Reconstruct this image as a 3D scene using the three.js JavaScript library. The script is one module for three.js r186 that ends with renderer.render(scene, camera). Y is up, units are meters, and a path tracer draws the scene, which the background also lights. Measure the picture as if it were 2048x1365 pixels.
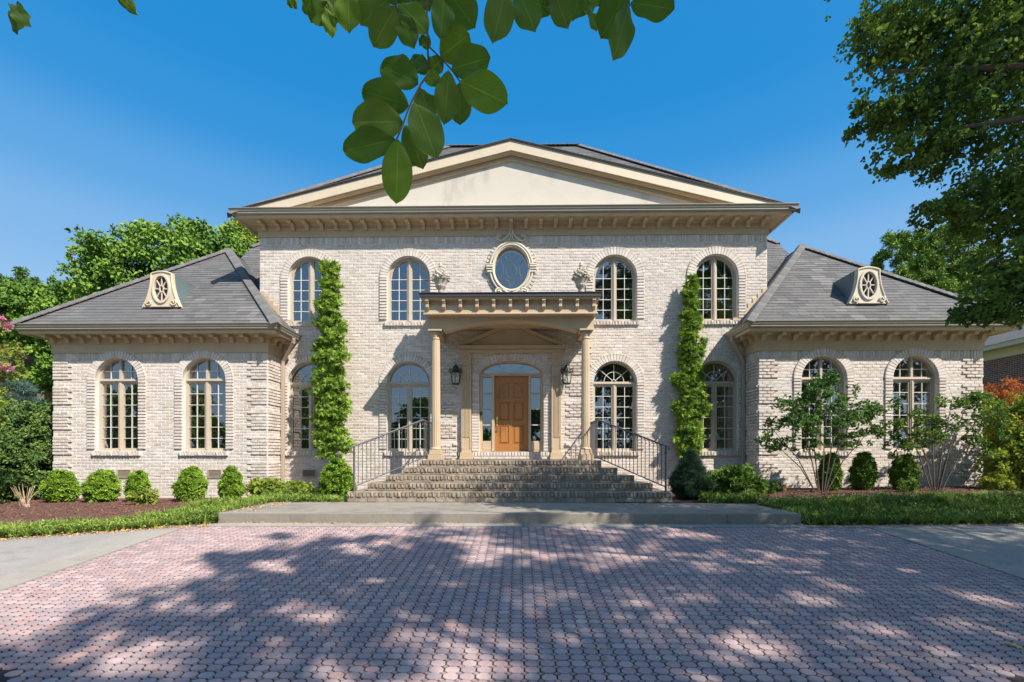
import * as THREE from 'three';
import { mergeGeometries } from 'three/addons/utils/BufferGeometryUtils.js';
import { RoundedBoxGeometry } from 'three/addons/geometries/RoundedBoxGeometry.js';

// ---------------------------------------------------------------- camera, sky, sun, exposure
const scene = new THREE.Scene();
const EYE = 0.985;                                   // y = 0 is the top of the concrete landing, z = 0 the face of the main wall
const camera = new THREE.PerspectiveCamera(2 * Math.atan(910 / 910) * 180 / Math.PI, 2048 / 1820, 0.05, 600);
camera.setViewOffset(2048, 1820, 0, 0, 2048, 1365);  // rising front: the horizon lies below the middle of the picture
camera.position.set(0.2, EYE, 12.3);
camera.rotation.y = THREE.MathUtils.degToRad(0.85);

const SUN = new THREE.Vector3(1.15, 1.55, 1).normalize();
function makeSky() {
  const W = 512, H = 256, d = new Float32Array(W * H * 4);
  const stops = [[0, 0.46, 0.66, 0.88], [12, 0.34, 0.57, 0.85], [20, 0.225, 0.470, 0.81], [26, 0.115, 0.380, 0.755], [32, 0.040, 0.295, 0.690], [38, 0.021, 0.264, 0.655], [55, 0.020, 0.240, 0.620], [90, 0.020, 0.215, 0.580]];
  for (let r = 0; r < H; r++) {
    const el = (r + 0.5) / H * 180 - 90, e = Math.max(0, el);
    let k = 0; while (k < stops.length - 2 && e > stops[k + 1][0]) k++;
    const a = stops[k], b = stops[k + 1], t = THREE.MathUtils.smoothstep(e, a[0], b[0]);
    for (let c = 0; c < W; c++) {
      const az = ((c + 0.5) / W - 0.5) * 2 * Math.PI, u = el * Math.PI / 180;
      const cs = Math.max(0, Math.cos(az) * Math.cos(u) * SUN.x + Math.sin(u) * SUN.y + Math.sin(az) * Math.cos(u) * SUN.z);
      const glow = 0.95 * Math.pow(cs, 5);
      for (let q = 0; q < 3; q++) d[(r * W + c) * 4 + q] = ((a[q + 1] + (b[q + 1] - a[q + 1]) * t) * 1.03 + glow * [0.92, 0.97, 1][q]) * (el < 0 ? 0.45 : 1);
      d[(r * W + c) * 4 + 3] = 1;
    }
  }
  const t = new THREE.DataTexture(d, W, H, THREE.RGBAFormat, THREE.FloatType);
  t.mapping = THREE.EquirectangularReflectionMapping; t.magFilter = THREE.LinearFilter; t.needsUpdate = true;
  return t;
}
const EXPOSURE = 1.65;
const skyTexture = makeSky();
scene.background = skyTexture; scene.environment = skyTexture;
scene.backgroundIntensity = scene.environmentIntensity = 1 / EXPOSURE;
const sun = new THREE.DirectionalLight(new THREE.Color().setRGB(1, 0.935, 0.84), 5);
sun.name = 'sun'; sun.position.copy(SUN).multiplyScalar(60); sun.castShadow = true;
sun.shadow.mapSize.set(4096, 4096);
Object.assign(sun.shadow.camera, { left: -28, right: 28, top: 24, bottom: -24, near: 1, far: 160 });
scene.add(sun); scene.add(sun.target);

const renderer = new THREE.WebGLRenderer({ antialias: true });
renderer.setSize(1024, 682);
renderer.toneMapping = THREE.LinearToneMapping;
renderer.toneMappingExposure = EXPOSURE;
renderer.shadowMap.enabled = true;

// ---------------------------------------------------------------- helpers
function rngOf(seed) { let a = seed >>> 0; return () => { a = (a + 0x6d2b79f5) | 0; let t = Math.imul(a ^ (a >>> 15), 1 | a); t = (t + Math.imul(t ^ (t >>> 7), 61 | t)) ^ t; return ((t ^ (t >>> 14)) >>> 0) / 4294967296; }; }
let R = rngOf(7);
const rr = (a, b) => a + (b - a) * R(), lerp = THREE.MathUtils.lerp, clamp = THREE.MathUtils.clamp, smooth = THREE.MathUtils.smoothstep;
const pick = (l) => l[Math.floor(R() * l.length) % l.length];
const V = (x, y, z) => new THREE.Vector3(x, y, z);
const rgb = (r, g, b) => new THREE.Color().setRGB(r, g, b);
const gauss = () => (R() + R() + R() - 1.5) * 1.15;

// tileable value noise
function grid(n, seed) { const q = rngOf(seed), a = new Float32Array(n * n); for (let i = 0; i < a.length; i++) a[i] = q(); return (u, v) => { const x = ((u % 1) + 1) % 1 * n, y = ((v % 1) + 1) % 1 * n, i = Math.floor(x), j = Math.floor(y); let s = x - i, t = y - j; s = s * s * (3 - 2 * s); t = t * t * (3 - 2 * t); const g = (p, q2) => a[(q2 % n) * n + (p % n)]; return lerp(lerp(g(i, j), g(i + 1, j), s), lerp(g(i, j + 1), g(i + 1, j + 1), s), t); }; }
function fbm(n, seed, oct = 4) { const l = []; for (let o = 0; o < oct; o++) l.push(grid(n << o, seed + o * 17)); return (u, v) => { let s = 0, a = 0.5, w = 0; for (const g of l) { s += g(u, v) * a; w += a; a *= 0.55; } return s / w; }; }
function tex(size, metres, fn, height = size) {
  const d = new Uint8Array(size * height * 4);
  for (let y = 0; y < height; y++) for (let x = 0; x < size; x++) {
    const c = fn((x + 0.5) / size, (y + 0.5) / height), o = (y * size + x) * 4;
    for (let q = 0; q < 3; q++) d[o + q] = clamp((typeof c === 'number' ? c : c[q]) * 255, 0, 255);
    d[o + 3] = 255;
  }
  const t = new THREE.DataTexture(d, size, height); t.wrapS = t.wrapT = THREE.RepeatWrapping; t.magFilter = THREE.LinearFilter; t.minFilter = THREE.LinearMipmapLinearFilter; t.generateMipmaps = true;
  t.repeat.set(1 / metres, 1 / metres); t.needsUpdate = true; return t;
}
const std = (o) => new THREE.MeshStandardMaterial(o);
const phys = (o) => new THREE.MeshPhysicalMaterial(o);

// geometry
const bx = (x0, x1, y0, y1, z0, z1) => new THREE.BoxGeometry(x1 - x0, y1 - y0, z1 - z0).translate((x0 + x1) / 2, (y0 + y1) / 2, (z0 + z1) / 2);
const rbx = (x0, x1, y0, y1, z0, z1, r = 0.008) => new RoundedBoxGeometry(x1 - x0, y1 - y0, z1 - z0, 1, Math.min(r, (x1 - x0) / 2.1, (y1 - y0) / 2.1, (z1 - z0) / 2.1)).translate((x0 + x1) / 2, (y0 + y1) / 2, (z0 + z1) / 2);
function norm(g) { const q = g.index ? g.toNonIndexed() : g; for (const k of Object.keys(q.attributes)) if (!['position', 'normal', 'uv'].includes(k)) q.deleteAttribute(k); if (!q.attributes.normal) q.computeVertexNormals(); q.morphAttributes = {}; return q; }
// texture coordinates in metres along the two axes that a face mostly lies in
function uvm(g) {
  const q = norm(g), p = q.attributes.position, n = p.count, uv = new Float32Array(n * 2), a = V(), b = V(), c = V(), e = V();
  for (let i = 0; i < n; i += 3) {
    a.fromBufferAttribute(p, i); b.fromBufferAttribute(p, i + 1); c.fromBufferAttribute(p, i + 2);
    e.copy(b).sub(a).cross(c.clone().sub(a)); const x = Math.abs(e.x), y = Math.abs(e.y), z = Math.abs(e.z);
    [a, b, c].forEach((v, k) => { const o = (i + k) * 2; if (x > y && x > z) { uv[o] = v.z; uv[o + 1] = v.y; } else if (y > z) { uv[o] = v.x; uv[o + 1] = v.z; } else { uv[o] = v.x; uv[o + 1] = v.y; } });
  }
  q.setAttribute('uv', new THREE.BufferAttribute(uv, 2)); return q;
}
const fuse = (list) => { const l = [].concat(list).map(uvm); return l.length === 1 ? l[0] : mergeGeometries(l); };
const taken = new Map();
function numbered(name) { const k = taken.get(name) ?? 0; taken.set(name, k + 1); return k ? `${name}_${String(k).padStart(3, '0')}` : name; }
function put(o, name, parent) { o.name = parent ? name : numbered(name); (parent ?? scene).add(o); o.castShadow = o.receiveShadow = true; return o; }
function obj(name, geos, m, parent) { return put(new THREE.Mesh(Array.isArray(geos) || !geos.userData.ready ? fuse(geos) : geos, m), name, parent); }
const ready = (g) => { g.userData.ready = true; return g; };
const shared = (geos) => ready(fuse(geos));
function tag(o, label, category, group) { o.userData.label = label; o.userData.category = category; if (group) o.userData.group = group; return o; }
function thing(name, label, category, [x, y, z] = [0, 0, 0], group) { const o = put(new THREE.Group(), name); o.position.set(x, y, z); return tag(o, label, category, group); }
const part = (name, parent) => put(new THREE.Group(), name, parent);
function structure(o) { o.userData.kind = 'structure'; return o; }
function stuff(o) { o.userData.kind = 'stuff'; return o; }
function copies(name, geo, m, mats, cols, parent) {
  const o = new THREE.InstancedMesh(geo, m, mats.length); mats.forEach((q, i) => { o.setMatrixAt(i, q); if (cols) o.setColorAt(i, cols[i]); });
  return stuff(put(o, name, parent));
}
// a closed profile [offset outward, y] swept along a plan path [x, z] with mitred corners; outward is to the left of travel seen from below
function sweep(profile, path) {
  const n = path.length, outs = [];
  for (let i = 0; i < n; i++) {
    const d = (a, b) => { const x = path[b][0] - path[a][0], z = path[b][1] - path[a][1], l = Math.hypot(x, z); return [-z / l, x / l]; };
    const a = d(Math.max(0, i - 1), Math.max(1, i)), b = d(Math.min(n - 2, i), Math.min(n - 1, i + 1));
    let x = a[0] + b[0], z = a[1] + b[1]; const l = Math.hypot(x, z); x /= l; z /= l; const k = 1 / (x * a[0] + z * a[1]); outs.push([x * k, z * k]);
  }
  const pos = [], P = (i, j) => { const [o, y] = profile[j % profile.length]; return [path[i][0] + outs[i][0] * o, y, path[i][1] + outs[i][1] * o]; };
  for (let i = 0; i + 1 < n; i++) for (let j = 0; j < profile.length; j++) { const a = P(i, j), b = P(i + 1, j), c = P(i + 1, j + 1), d = P(i, j + 1); pos.push(...a, ...c, ...b, ...a, ...d, ...c); }
  for (const i of [0, n - 1]) for (let j = 1; j + 1 < profile.length; j++) pos.push(...P(i, 0), ...P(i, j), ...P(i, j + 1));
  const g = new THREE.BufferGeometry(); g.setAttribute('position', new THREE.Float32BufferAttribute(pos, 3)); g.computeVertexNormals(); return g;
}
const strip = (o0, o1, y0, y1) => [[o0, y0], [o1, y0], [o1, y1], [o0, y1]];
function tube(pts, r, seg = 6, closed = false, n) { const c = new THREE.CatmullRomCurve3(pts.map((p) => Array.isArray(p) ? V(...p) : p), closed, 'catmullrom', 0.5); return new THREE.TubeGeometry(c, n ?? Math.max(2, pts.length * 4), r, seg, closed); }
function rod(a, b, r, seg = 6, r2 = r) { const A = Array.isArray(a) ? V(...a) : a, B = Array.isArray(b) ? V(...b) : b, d = B.clone().sub(A), l = d.length(); const g = new THREE.CylinderGeometry(r2, r, l, seg, 1); g.applyQuaternion(new THREE.Quaternion().setFromUnitVectors(V(0, 1, 0), d.divideScalar(l))); return g.translate((A.x + B.x) / 2, (A.y + B.y) / 2, (A.z + B.z) / 2); }
function bar(a, b, w, d) { // rectangular bar between two points, w across in the xy plane, d along z
  const A = V(...a), B = V(...b), t = B.clone().sub(A), l = t.length(); const g = new THREE.BoxGeometry(w, l, d); g.applyQuaternion(new THREE.Quaternion().setFromUnitVectors(V(0, 1, 0), t.divideScalar(l))); return g.translate((A.x + B.x) / 2, (A.y + B.y) / 2, (A.z + B.z) / 2);
}
// a limb with several radii
function limb(pts, radii, seg = 7) {
  const P = pts.map((p) => Array.isArray(p) ? V(...p) : p), pos = [], ring = (i) => { const a = P[Math.max(0, i - 1)], b = P[Math.min(P.length - 1, i + 1)], d = b.clone().sub(a).normalize(), q = new THREE.Quaternion().setFromUnitVectors(V(0, 1, 0), d), o = []; for (let k = 0; k < seg; k++) { const t = k / seg * 2 * Math.PI, r = radii[i] * (1 + 0.1 * Math.sin(3 * t + i)); o.push(V(Math.cos(t) * r, 0, Math.sin(t) * r).applyQuaternion(q).add(P[i])); } return o; };
  const rings = P.map((_, i) => ring(i));
  for (let i = 0; i + 1 < P.length; i++) for (let k = 0; k < seg; k++) { const a = rings[i][k], b = rings[i][(k + 1) % seg], c = rings[i + 1][(k + 1) % seg], d = rings[i + 1][k]; for (const v of [a, d, c, a, c, b]) pos.push(v.x, v.y, v.z); }
  const g = new THREE.BufferGeometry(); g.setAttribute('position', new THREE.Float32BufferAttribute(pos, 3)); g.computeVertexNormals(); return g;
}
function poly(points) { // a flat or fan-shaped face through 3D points
  const pos = []; for (let i = 1; i + 1 < points.length; i++) pos.push(...points[0], ...points[i], ...points[i + 1]);
  const g = new THREE.BufferGeometry(); g.setAttribute('position', new THREE.Float32BufferAttribute(pos, 3)); g.computeVertexNormals(); return g;
}
function plate(shape, z0, z1, curve = 16, bevel = 0) { const g = new THREE.ExtrudeGeometry(shape, { depth: z1 - z0 - 2 * bevel, bevelEnabled: bevel > 0, bevelThickness: bevel, bevelSize: bevel, bevelOffset: -bevel, bevelSegments: 1, curveSegments: curve }); return g.translate(0, 0, z0 + bevel); }
const M4 = (x, y, z, sx = 1, sy = 1, sz = 1, q) => new THREE.Matrix4().compose(V(x, y, z), q ?? new THREE.Quaternion(), V(sx, sy, sz));
const turnY = (a) => new THREE.Quaternion().setFromAxisAngle(V(0, 1, 0), a);

// ---------------------------------------------------------------- materials
const nA = fbm(4, 11, 5), nB = fbm(8, 23, 5), nC = fbm(16, 37, 4), nD = fbm(3, 51, 4), nF = grid(128, 61), nG = grid(256, 67);
const brickMap = tex(512, 0.9, (u, v) => { const a = nB(u, v), b = nC(u + 0.3, v), f = nG(u, v), worn = smooth(a, 0.52, 0.66); const k = 0.80 + 0.24 * b + 0.05 * (f - 0.5); return [k * lerp(1, 0.86, worn), k * lerp(0.99, 0.82, worn), k * lerp(0.98, 0.78, worn)]; });
const brickBump = tex(512, 0.9, (u, v) => 0.25 + 0.5 * nC(u, v) + 0.25 * nG(u, v));
const plainMap = tex(512, 2.3, (u, v) => { const drip = smooth(nC(u * 3, v * 0.18), 0.58, 0.8) * smooth(nB(u, v), 0.4, 0.7); const k = 0.86 + 0.18 * nB(u, v) + 0.05 * (nG(u, v) - 0.5) - 0.10 * drip; return [k, k * 0.993, k * 0.98]; });
const fineBump = tex(256, 0.6, (u, v) => 0.5 * nF(u, v) + 0.5 * nC(u, v));
const stainMap = tex(512, 5.2, (u, v) => { const s = smooth(nB(u * 3, v), 0.48, 0.75) * smooth(nD(u, v), 0.42, 0.68); const k = 0.93 + 0.07 * nC(u, v) - 0.17 * s; return [k, k * 0.99, k * 0.97]; });
const woodMap = tex(512, 1.0, (u, v) => { const g = nC(u * 4 + 0.03 * nB(u, v), v * 0.25), h = nG(u * 2, v * 0.06), w = smooth(nD(u, v), 0.55, 0.75); const k = 0.66 + 0.28 * g + 0.12 * h - 0.26 * w * nC(u, v); return [k, k * 0.97, k * 0.92]; });
const stoneMap = tex(512, 0.35, (u, v) => { const f = nG(u, v), g = nF(u + 0.2, v); const k = 0.66 + 0.3 * f * g + 0.18 * nB(u, v) + (f > 0.86 ? 0.22 : 0) - (g > 0.85 ? 0.18 : 0); return [k, k * 0.98, k * 0.95]; });
const stoneBump = tex(512, 0.35, (u, v) => 0.5 * nG(u, v) + 0.5 * nF(u, v));
const nH = grid(512, 71);
const aggMap = tex(1024, 3.1, (u, v) => { const f = nH(u, v), g = nH(v + 0.31, u + 0.17), s = f > 0.72 ? 0.30 * (f - 0.72) / 0.28 : g > 0.74 ? -0.34 * (g - 0.74) / 0.26 : 0, st = smooth(nB(u, v), 0.55, 0.72); const k = 0.80 + s + 0.26 * (nA(u, v) - 0.5) + 0.12 * (nC(u, v) - 0.5) - 0.12 * st; return [k, k * 0.985, k * lerp(0.965, 0.93, st)]; });
const roughPatch = tex(512, 6.5, (u, v) => { const k = 0.80 + 0.30 * (nA(u, v) - 0.5) + 0.12 * nC(u, v) + 0.05 * nG(u, v); return [k, k * 0.99, k * 0.975]; });
const shingleMap = tex(512, 2.3, (u, v) => { const k = 0.72 + 0.24 * nB(u, v) + 0.14 * (nG(u, v) - 0.5); return [k, k * 0.985, k * 0.975]; });
const soilMap = tex(512, 1.4, (u, v) => { const a = nC(u, v), b = nG(u, v * 0.6); const k = 0.45 + 0.7 * a * b + 0.2 * nB(u, v); return [k, k * 0.93, k * 0.9]; });
const barkMap = tex(256, 0.5, (u, v) => { const k = 0.55 + 0.5 * nC(u * 2, v * 0.4); return [k, k, k]; });
const grassMap = tex(512, 3, (u, v) => { const k = 0.55 + 0.5 * nC(u, v) * nB(u, v) + 0.2 * nG(u, v); return [k * (0.9 + 0.2 * nA(u, v)), k, k * 0.8]; });

const M = {
  mortar: std({ color: rgb(0.73, 0.675, 0.62), map: brickMap, bumpMap: brickBump, bumpScale: 0.004, roughness: 0.95 }),
  brick: std({ color: rgb(1, 1, 1), map: brickMap, bumpMap: brickBump, bumpScale: 0.004, roughness: 0.92 }),
  trim: std({ color: rgb(0.51, 0.385, 0.25), map: plainMap, roughness: 0.55, bumpMap: fineBump, bumpScale: 0.0006 }),
  trimPale: std({ color: rgb(0.60, 0.50, 0.37), map: plainMap, roughness: 0.55 }),
  gutter: std({ color: rgb(0.29, 0.255, 0.205), map: plainMap, roughness: 0.35 }),
  stucco: std({ color: rgb(0.56, 0.515, 0.45), map: stainMap, bumpMap: fineBump, bumpScale: 0.002, roughness: 0.95 }),
  frame: std({ color: rgb(0.49, 0.415, 0.325), map: plainMap, roughness: 0.5 }),
  muntin: std({ color: rgb(0.70, 0.68, 0.62), roughness: 0.45 }),
  cast: std({ color: rgb(0.60, 0.54, 0.44), map: stainMap, bumpMap: fineBump, bumpScale: 0.003, roughness: 0.9 }),
  urn: std({ color: rgb(0.60, 0.54, 0.45), map: stoneMap, bumpMap: stoneBump, bumpScale: 0.004, roughness: 0.95 }),
  glass: phys({ color: rgb(0.84, 0.87, 0.88), transmission: 1, thickness: 0, roughness: 0.0, ior: 2.9 }),
  shingle: std({ color: rgb(1, 1, 1), map: shingleMap, bumpMap: stoneBump, bumpScale: 0.003, roughness: 0.95 }),
  flash: std({ color: rgb(0.035, 0.030, 0.034), roughness: 0.55 }),
  copper: std({ color: rgb(0.15, 0.205, 0.21), map: roughPatch, roughness: 0.6, metalness: 0.25 }),
  wood: std({ color: rgb(0.43, 0.18, 0.046), map: woodMap, roughness: 0.42, bumpMap: woodMap, bumpScale: 0.001 }),
  brass: std({ color: rgb(0.80, 0.55, 0.20), metalness: 1, roughness: 0.25 }),
  iron: std({ color: rgb(0.10, 0.10, 0.105), roughness: 0.5, metalness: 0.2 }),
  lantern: std({ color: rgb(0.05, 0.045, 0.04), roughness: 0.45, metalness: 0.4 }),
  lanternGlass: phys({ color: rgb(0.9, 0.92, 0.88), transmission: 0.85, thickness: 0, roughness: 0.08, ior: 1.6 }),
  bulb: std({ color: rgb(0.75, 0.72, 0.62), roughness: 0.4 }),
  slab: std({ color: rgb(0.33, 0.295, 0.25), map: aggMap, bumpMap: stoneBump, bumpScale: 0.004, roughness: 0.95 }),
  concrete: std({ color: rgb(0.37, 0.335, 0.29), map: aggMap, bumpMap: fineBump, bumpScale: 0.002, roughness: 0.95 }),
  drive: std({ color: rgb(0.38, 0.355, 0.325), map: aggMap, bumpMap: stoneBump, bumpScale: 0.004, roughness: 0.95 }),
  joint: std({ color: rgb(0.06, 0.046, 0.044), map: soilMap, roughness: 1 }),
  soil: std({ color: rgb(0.155, 0.075, 0.052), map: soilMap, bumpMap: soilMap, bumpScale: 0.03, roughness: 1 }),
  lawn: std({ color: rgb(0.10, 0.165, 0.035), map: grassMap, bumpMap: grassMap, bumpScale: 0.03, roughness: 1 }),
  bark: std({ color: rgb(0.16, 0.125, 0.095), map: barkMap, bumpMap: barkMap, bumpScale: 0.01, roughness: 1 }),
  twig: std({ color: rgb(0.14, 0.08, 0.05), map: barkMap, roughness: 0.9 }),
  room: std({ color: rgb(0.56, 0.49, 0.36), roughness: 0.9 }),
  roomDark: std({ color: rgb(0.20, 0.15, 0.10), roughness: 0.7 }),
  cabinet: std({ color: rgb(0.72, 0.70, 0.64), roughness: 0.5 }),
  cloth: phys({ color: rgb(0.66, 0.66, 0.63), transmission: 0.35, thickness: 0, roughness: 1 }),
  redBrick: std({ color: rgb(0.26, 0.10, 0.075), map: brickMap, bumpMap: brickBump, bumpScale: 0.003, roughness: 0.95 }),
  redMortar: std({ color: rgb(0.42, 0.34, 0.30), roughness: 0.95 }),
  leafFar: std({ color: rgb(1, 1, 1), roughness: 0.85 }),
  leaf: phys({ color: rgb(1, 1, 1), transmission: 0.38, thickness: 0, roughness: 1, specularIntensity: 0.5 }),
  gloss: phys({ color: rgb(1, 1, 1), transmission: 0.16, thickness: 0, roughness: 0.9, clearcoat: 0.25, clearcoatRoughness: 0.35 }),
  dry: std({ color: rgb(1, 1, 1), roughness: 0.95 }),
};

// ---------------------------------------------------------------- the house: walls of separate bricks
const COURSE = 0.081, LEN = 0.203, WING_Z = 0.7, WING_IN = 6.26, WING_OUT = 11.85, MAIN = 6.86, WALL_TOP = 6.90, WING_TOP = 3.61;
const house = thing('brick_house', 'large two-storey house of pale whitewashed brick with columned portico, pediment and two wings', 'house');

// six irregular bricks, one unit long, high and deep
function brickShape(seed) {
  const q = rngOf(seed), j = (a) => (q() - 0.5) * a, ou = q() * 0.9, ov = q() * 0.9, ring = (z, ix, iy, w) => [[-0.5 + ix, -0.5 + iy], [0.5 - ix, -0.5 + iy], [0.5 - ix, 0.5 - iy], [-0.5 + ix, 0.5 - iy]].map(([x, y]) => [x + j(w), y + j(w * 2.2), z + j(w)]);
  const a = ring(0, 0, 0, 0), b = ring(0.62, 0.004, 0.02, 0.012), c = ring(1, 0.028, 0.10, 0.03), pos = [];
  const quad = (p, q1, r, s) => pos.push(...p, ...q1, ...r, ...p, ...r, ...s);
  for (let k = 0; k < 4; k++) { const n = (k + 1) % 4; quad(a[k], a[n], b[n], b[k]); quad(b[k], b[n], c[n], c[k]); }
  const m = [j(0.3), j(0.2), 1 + j(0.16)]; for (let k = 0; k < 4; k++) pos.push(...c[k], ...c[(k + 1) % 4], ...m);
  const g = new THREE.BufferGeometry(); g.setAttribute('position', new THREE.Float32BufferAttribute(pos, 3)); g.computeVertexNormals();
  const uv = []; for (let i = 0; i < pos.length; i += 3) uv.push(ou + pos[i] * LEN + pos[i + 2] * 0.01, ov + pos[i + 1] * COURSE); g.setAttribute('uv', new THREE.Float32BufferAttribute(uv, 2));
  return ready(g);
}
const BRICKS = [1, 2, 3, 4, 5, 6].map((k) => brickShape(k * 91));
const PALE = [[0.678, 0.617, 0.563], [0.663, 0.598, 0.539], [0.692, 0.636, 0.586], [0.634, 0.565, 0.507], [0.595, 0.522, 0.46], [0.614, 0.55, 0.497], [0.546, 0.469, 0.403], [0.575, 0.526, 0.492], [0.609, 0.536, 0.469]];
const PALE_MATS = PALE.map((c) => { const m = M.brick.clone(); m.color.setRGB(...c); return m; });
const STEP = [[0.34, 0.275, 0.205], [0.30, 0.24, 0.175], [0.38, 0.31, 0.235], [0.27, 0.215, 0.16], [0.33, 0.285, 0.23]];
const STEP_MATS = STEP.map((c) => { const m = M.brick.clone(); m.color.setRGB(...c); return m; });
const tone = (list, w = 1) => { const c = list[Math.floor(Math.pow(R(), w) * list.length)]; const k = rr(0.93, 1.05); return rgb(c[0] * k, c[1] * k, c[2] * k); };

// a field of bricks: items {m: matrix, tint index}; the first `own` whole ones become bricks of their own
function layBricks(parent, items, own, mats, list, restName = 'brickwork') {
  const rest = BRICKS.map(() => [[], []]); let n = 0;
  items.forEach((it, i) => {
    const v = it.v ?? Math.floor(R() * 6), t = it.t ?? Math.floor(R() * list.length);
    if (n < own && it.whole) { const b = put(new THREE.Mesh(BRICKS[v], mats[t]), 'brick', parent); b.applyMatrix4(it.m); n++; } else { rest[v][0].push(it.m); const k = rr(0.92, 1.05); rest[v][1].push(rgb(list[t][0] * k, list[t][1] * k, list[t][2] * k)); }
  });
  rest.forEach(([m, c], v) => { if (m.length) copies(restName, BRICKS[v], M.brick, m, c, parent); });
}
// running bond on a face: frame maps (u, y, out) to the world; gaps(y) lists stretches [a, b] that are left free; proud(u, y, course) is how far a brick stands out
function bond(frame, u0, u1, y0, y1, gaps, proud, dirty = 0.5) {
  const items = []; let row = 0;
  for (let y = y0; y + COURSE <= y1 + 0.001; y += COURSE, row++) {
    const mid = y + COURSE / 2, g = gaps(mid).slice().sort((a, b) => a[0] - b[0]); let a = u0; const runs = [];
    for (const [p, q] of g) { if (p > a) runs.push([a, Math.min(p, u1)]); a = Math.max(a, q); } if (a < u1) runs.push([a, u1]);
    for (const [r0, r1] of runs) {
      if (r1 - r0 < 0.02) continue;
      let u = Math.floor((r0 - u0) / LEN) * LEN + u0 - (row % 2 ? LEN / 2 : 0);
      for (; u < r1 - 0.012; u += LEN) {
        const s = Math.max(u, r0) + 0.005, e = Math.min(u + LEN, r1) - 0.005; if (e - s < 0.025) continue;
        const pr = proud((s + e) / 2, mid, row), h = COURSE - 0.012;
        const tilt = new THREE.Quaternion().setFromEuler(new THREE.Euler(rr(-0.03, 0.03), rr(-0.012, 0.012), rr(-0.008, 0.008)));
        const m = frame.clone().multiply(M4((s + e) / 2, mid + rr(-0.0015, 0.0015), -0.012, e - s + rr(-0.004, 0.003), h + rr(-0.004, 0.003), 0.012 + pr + rr(-0.002, 0.003), tilt));
        const d = nB(u * 0.21, mid * 0.23) * 0.6 + R() * 0.75; const t = d < 0.62 - 0.25 * dirty ? Math.floor(R() * 4) : d < 0.98 - 0.12 * dirty ? [4, 5, 3, 8][Math.floor(R() * 4)] : [6, 7, 4][Math.floor(R() * 3)];
        items.push({ m, t, whole: e - s > LEN - 0.02, mid });
      }
    }
  }
  return items;
}
// window openings on a face
const T = 0.205;   // width of the brick surround
const WIN_MAIN = [-5.5, -2.79, 2.79, 5.5], WIN_WING = [7.9, 10.18];
const LOW = { yb: 1.08, ys: 2.917, r: 0.59 }, UP = { yb: 4.593, ys: 5.78, r: 0.585 }, WNG = { yb: 1.08, ys: 2.91, r: 0.565 };
function gapOf(x, o) { return (y) => { const R0 = o.r + T - 0.015; if (y > o.yb - 0.13 && y < o.ys) return [[x - (y < o.yb ? o.r + 0.07 : R0), x + (y < o.yb ? o.r + 0.07 : R0)]]; const d = y - o.ys; if (d >= 0 && d < R0) { const h = Math.sqrt(R0 * R0 - d * d); return [[x - h, x + h]]; } return []; }; }
function holeOf(x, o) { const p = new THREE.Path(); p.moveTo(x - o.r, o.yb); p.lineTo(x - o.r, o.ys); p.absarc(x, o.ys, o.r, Math.PI, 0, true); p.lineTo(x + o.r, o.yb); p.closePath(); return p; }
function slab(x0, x1, y0, y1, holes) { const s = new THREE.Shape([new THREE.Vector2(x0, y0), new THREE.Vector2(x1, y0), new THREE.Vector2(x1, y1), new THREE.Vector2(x0, y1)]); s.holes = holes; return s; }
const DOOR = { hw: 0.865, yb: 0.857, ys: 3.14, yt: 3.54 };
const OVAL = { y: 6.01, a: 0.45, b: 0.57 };
function doorArc(hw, rise, ys, n = 24) { const l = []; for (let i = 0; i <= n; i++) { const t = Math.PI - i / n * Math.PI; l.push([Math.cos(t) * hw, ys + Math.sin(t) * rise]); } return l; }
function doorHole(grow = 0) { const p = new THREE.Path(), a = doorArc(DOOR.hw + grow, DOOR.yt - DOOR.ys + grow, DOOR.ys); p.moveTo(-DOOR.hw - grow, DOOR.yb); a.forEach(([x, y]) => p.lineTo(x, y)); p.lineTo(DOOR.hw + grow, DOOR.yb); p.closePath(); return p; }

// main wall
const mainHoles = [...WIN_MAIN.flatMap((x) => [holeOf(x, LOW), holeOf(x, UP)]), doorHole()];
{ const e = new THREE.Path(); e.absellipse(0, OVAL.y, OVAL.a, OVAL.b, 0, 2 * Math.PI); mainHoles.push(e); }
const mainWall = obj('wall', plate(slab(-MAIN, MAIN, -0.6, 7.5, mainHoles), -0.26, 0, 24), M.mortar, house);
const mainGaps = WIN_MAIN.flatMap((x) => [gapOf(x, LOW), gapOf(x, UP)]);
{
  const ringHW = DOOR.hw + T - 0.01, ringUp = DOOR.yt - DOOR.ys + T - 0.01;
  mainGaps.push((y) => y < DOOR.ys ? [[-ringHW, ringHW]] : y < DOOR.ys + ringUp ? (() => { const h = ringHW * Math.sqrt(1 - ((y - DOOR.ys) / ringUp) ** 2); return [[-h, h]]; })() : []);
  mainGaps.push((y) => { const d = (y - OVAL.y) / (OVAL.b + 0.06); return Math.abs(d) < 1 ? (() => { const h = (OVAL.a + 0.06) * Math.sqrt(1 - d * d); return [[-h, h]]; })() : []; });
}
const I4 = new THREE.Matrix4();
const quoinMain = (u, y, row) => { const a = Math.abs(u); return a > 1.55 && a < 2.1 && y < 4.0 && (row % 7) < 5 ? 0.03 : 0.006; };
const mainTop = WALL_TOP - 0.2;
layBricks(mainWall, bond(I4, -MAIN, MAIN, mainTop - Math.floor((mainTop + 0.3) / COURSE) * COURSE, mainTop, (y) => mainGaps.flatMap((g) => g(y)), quoinMain, 0.95), 60, PALE_MATS, PALE);
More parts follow.
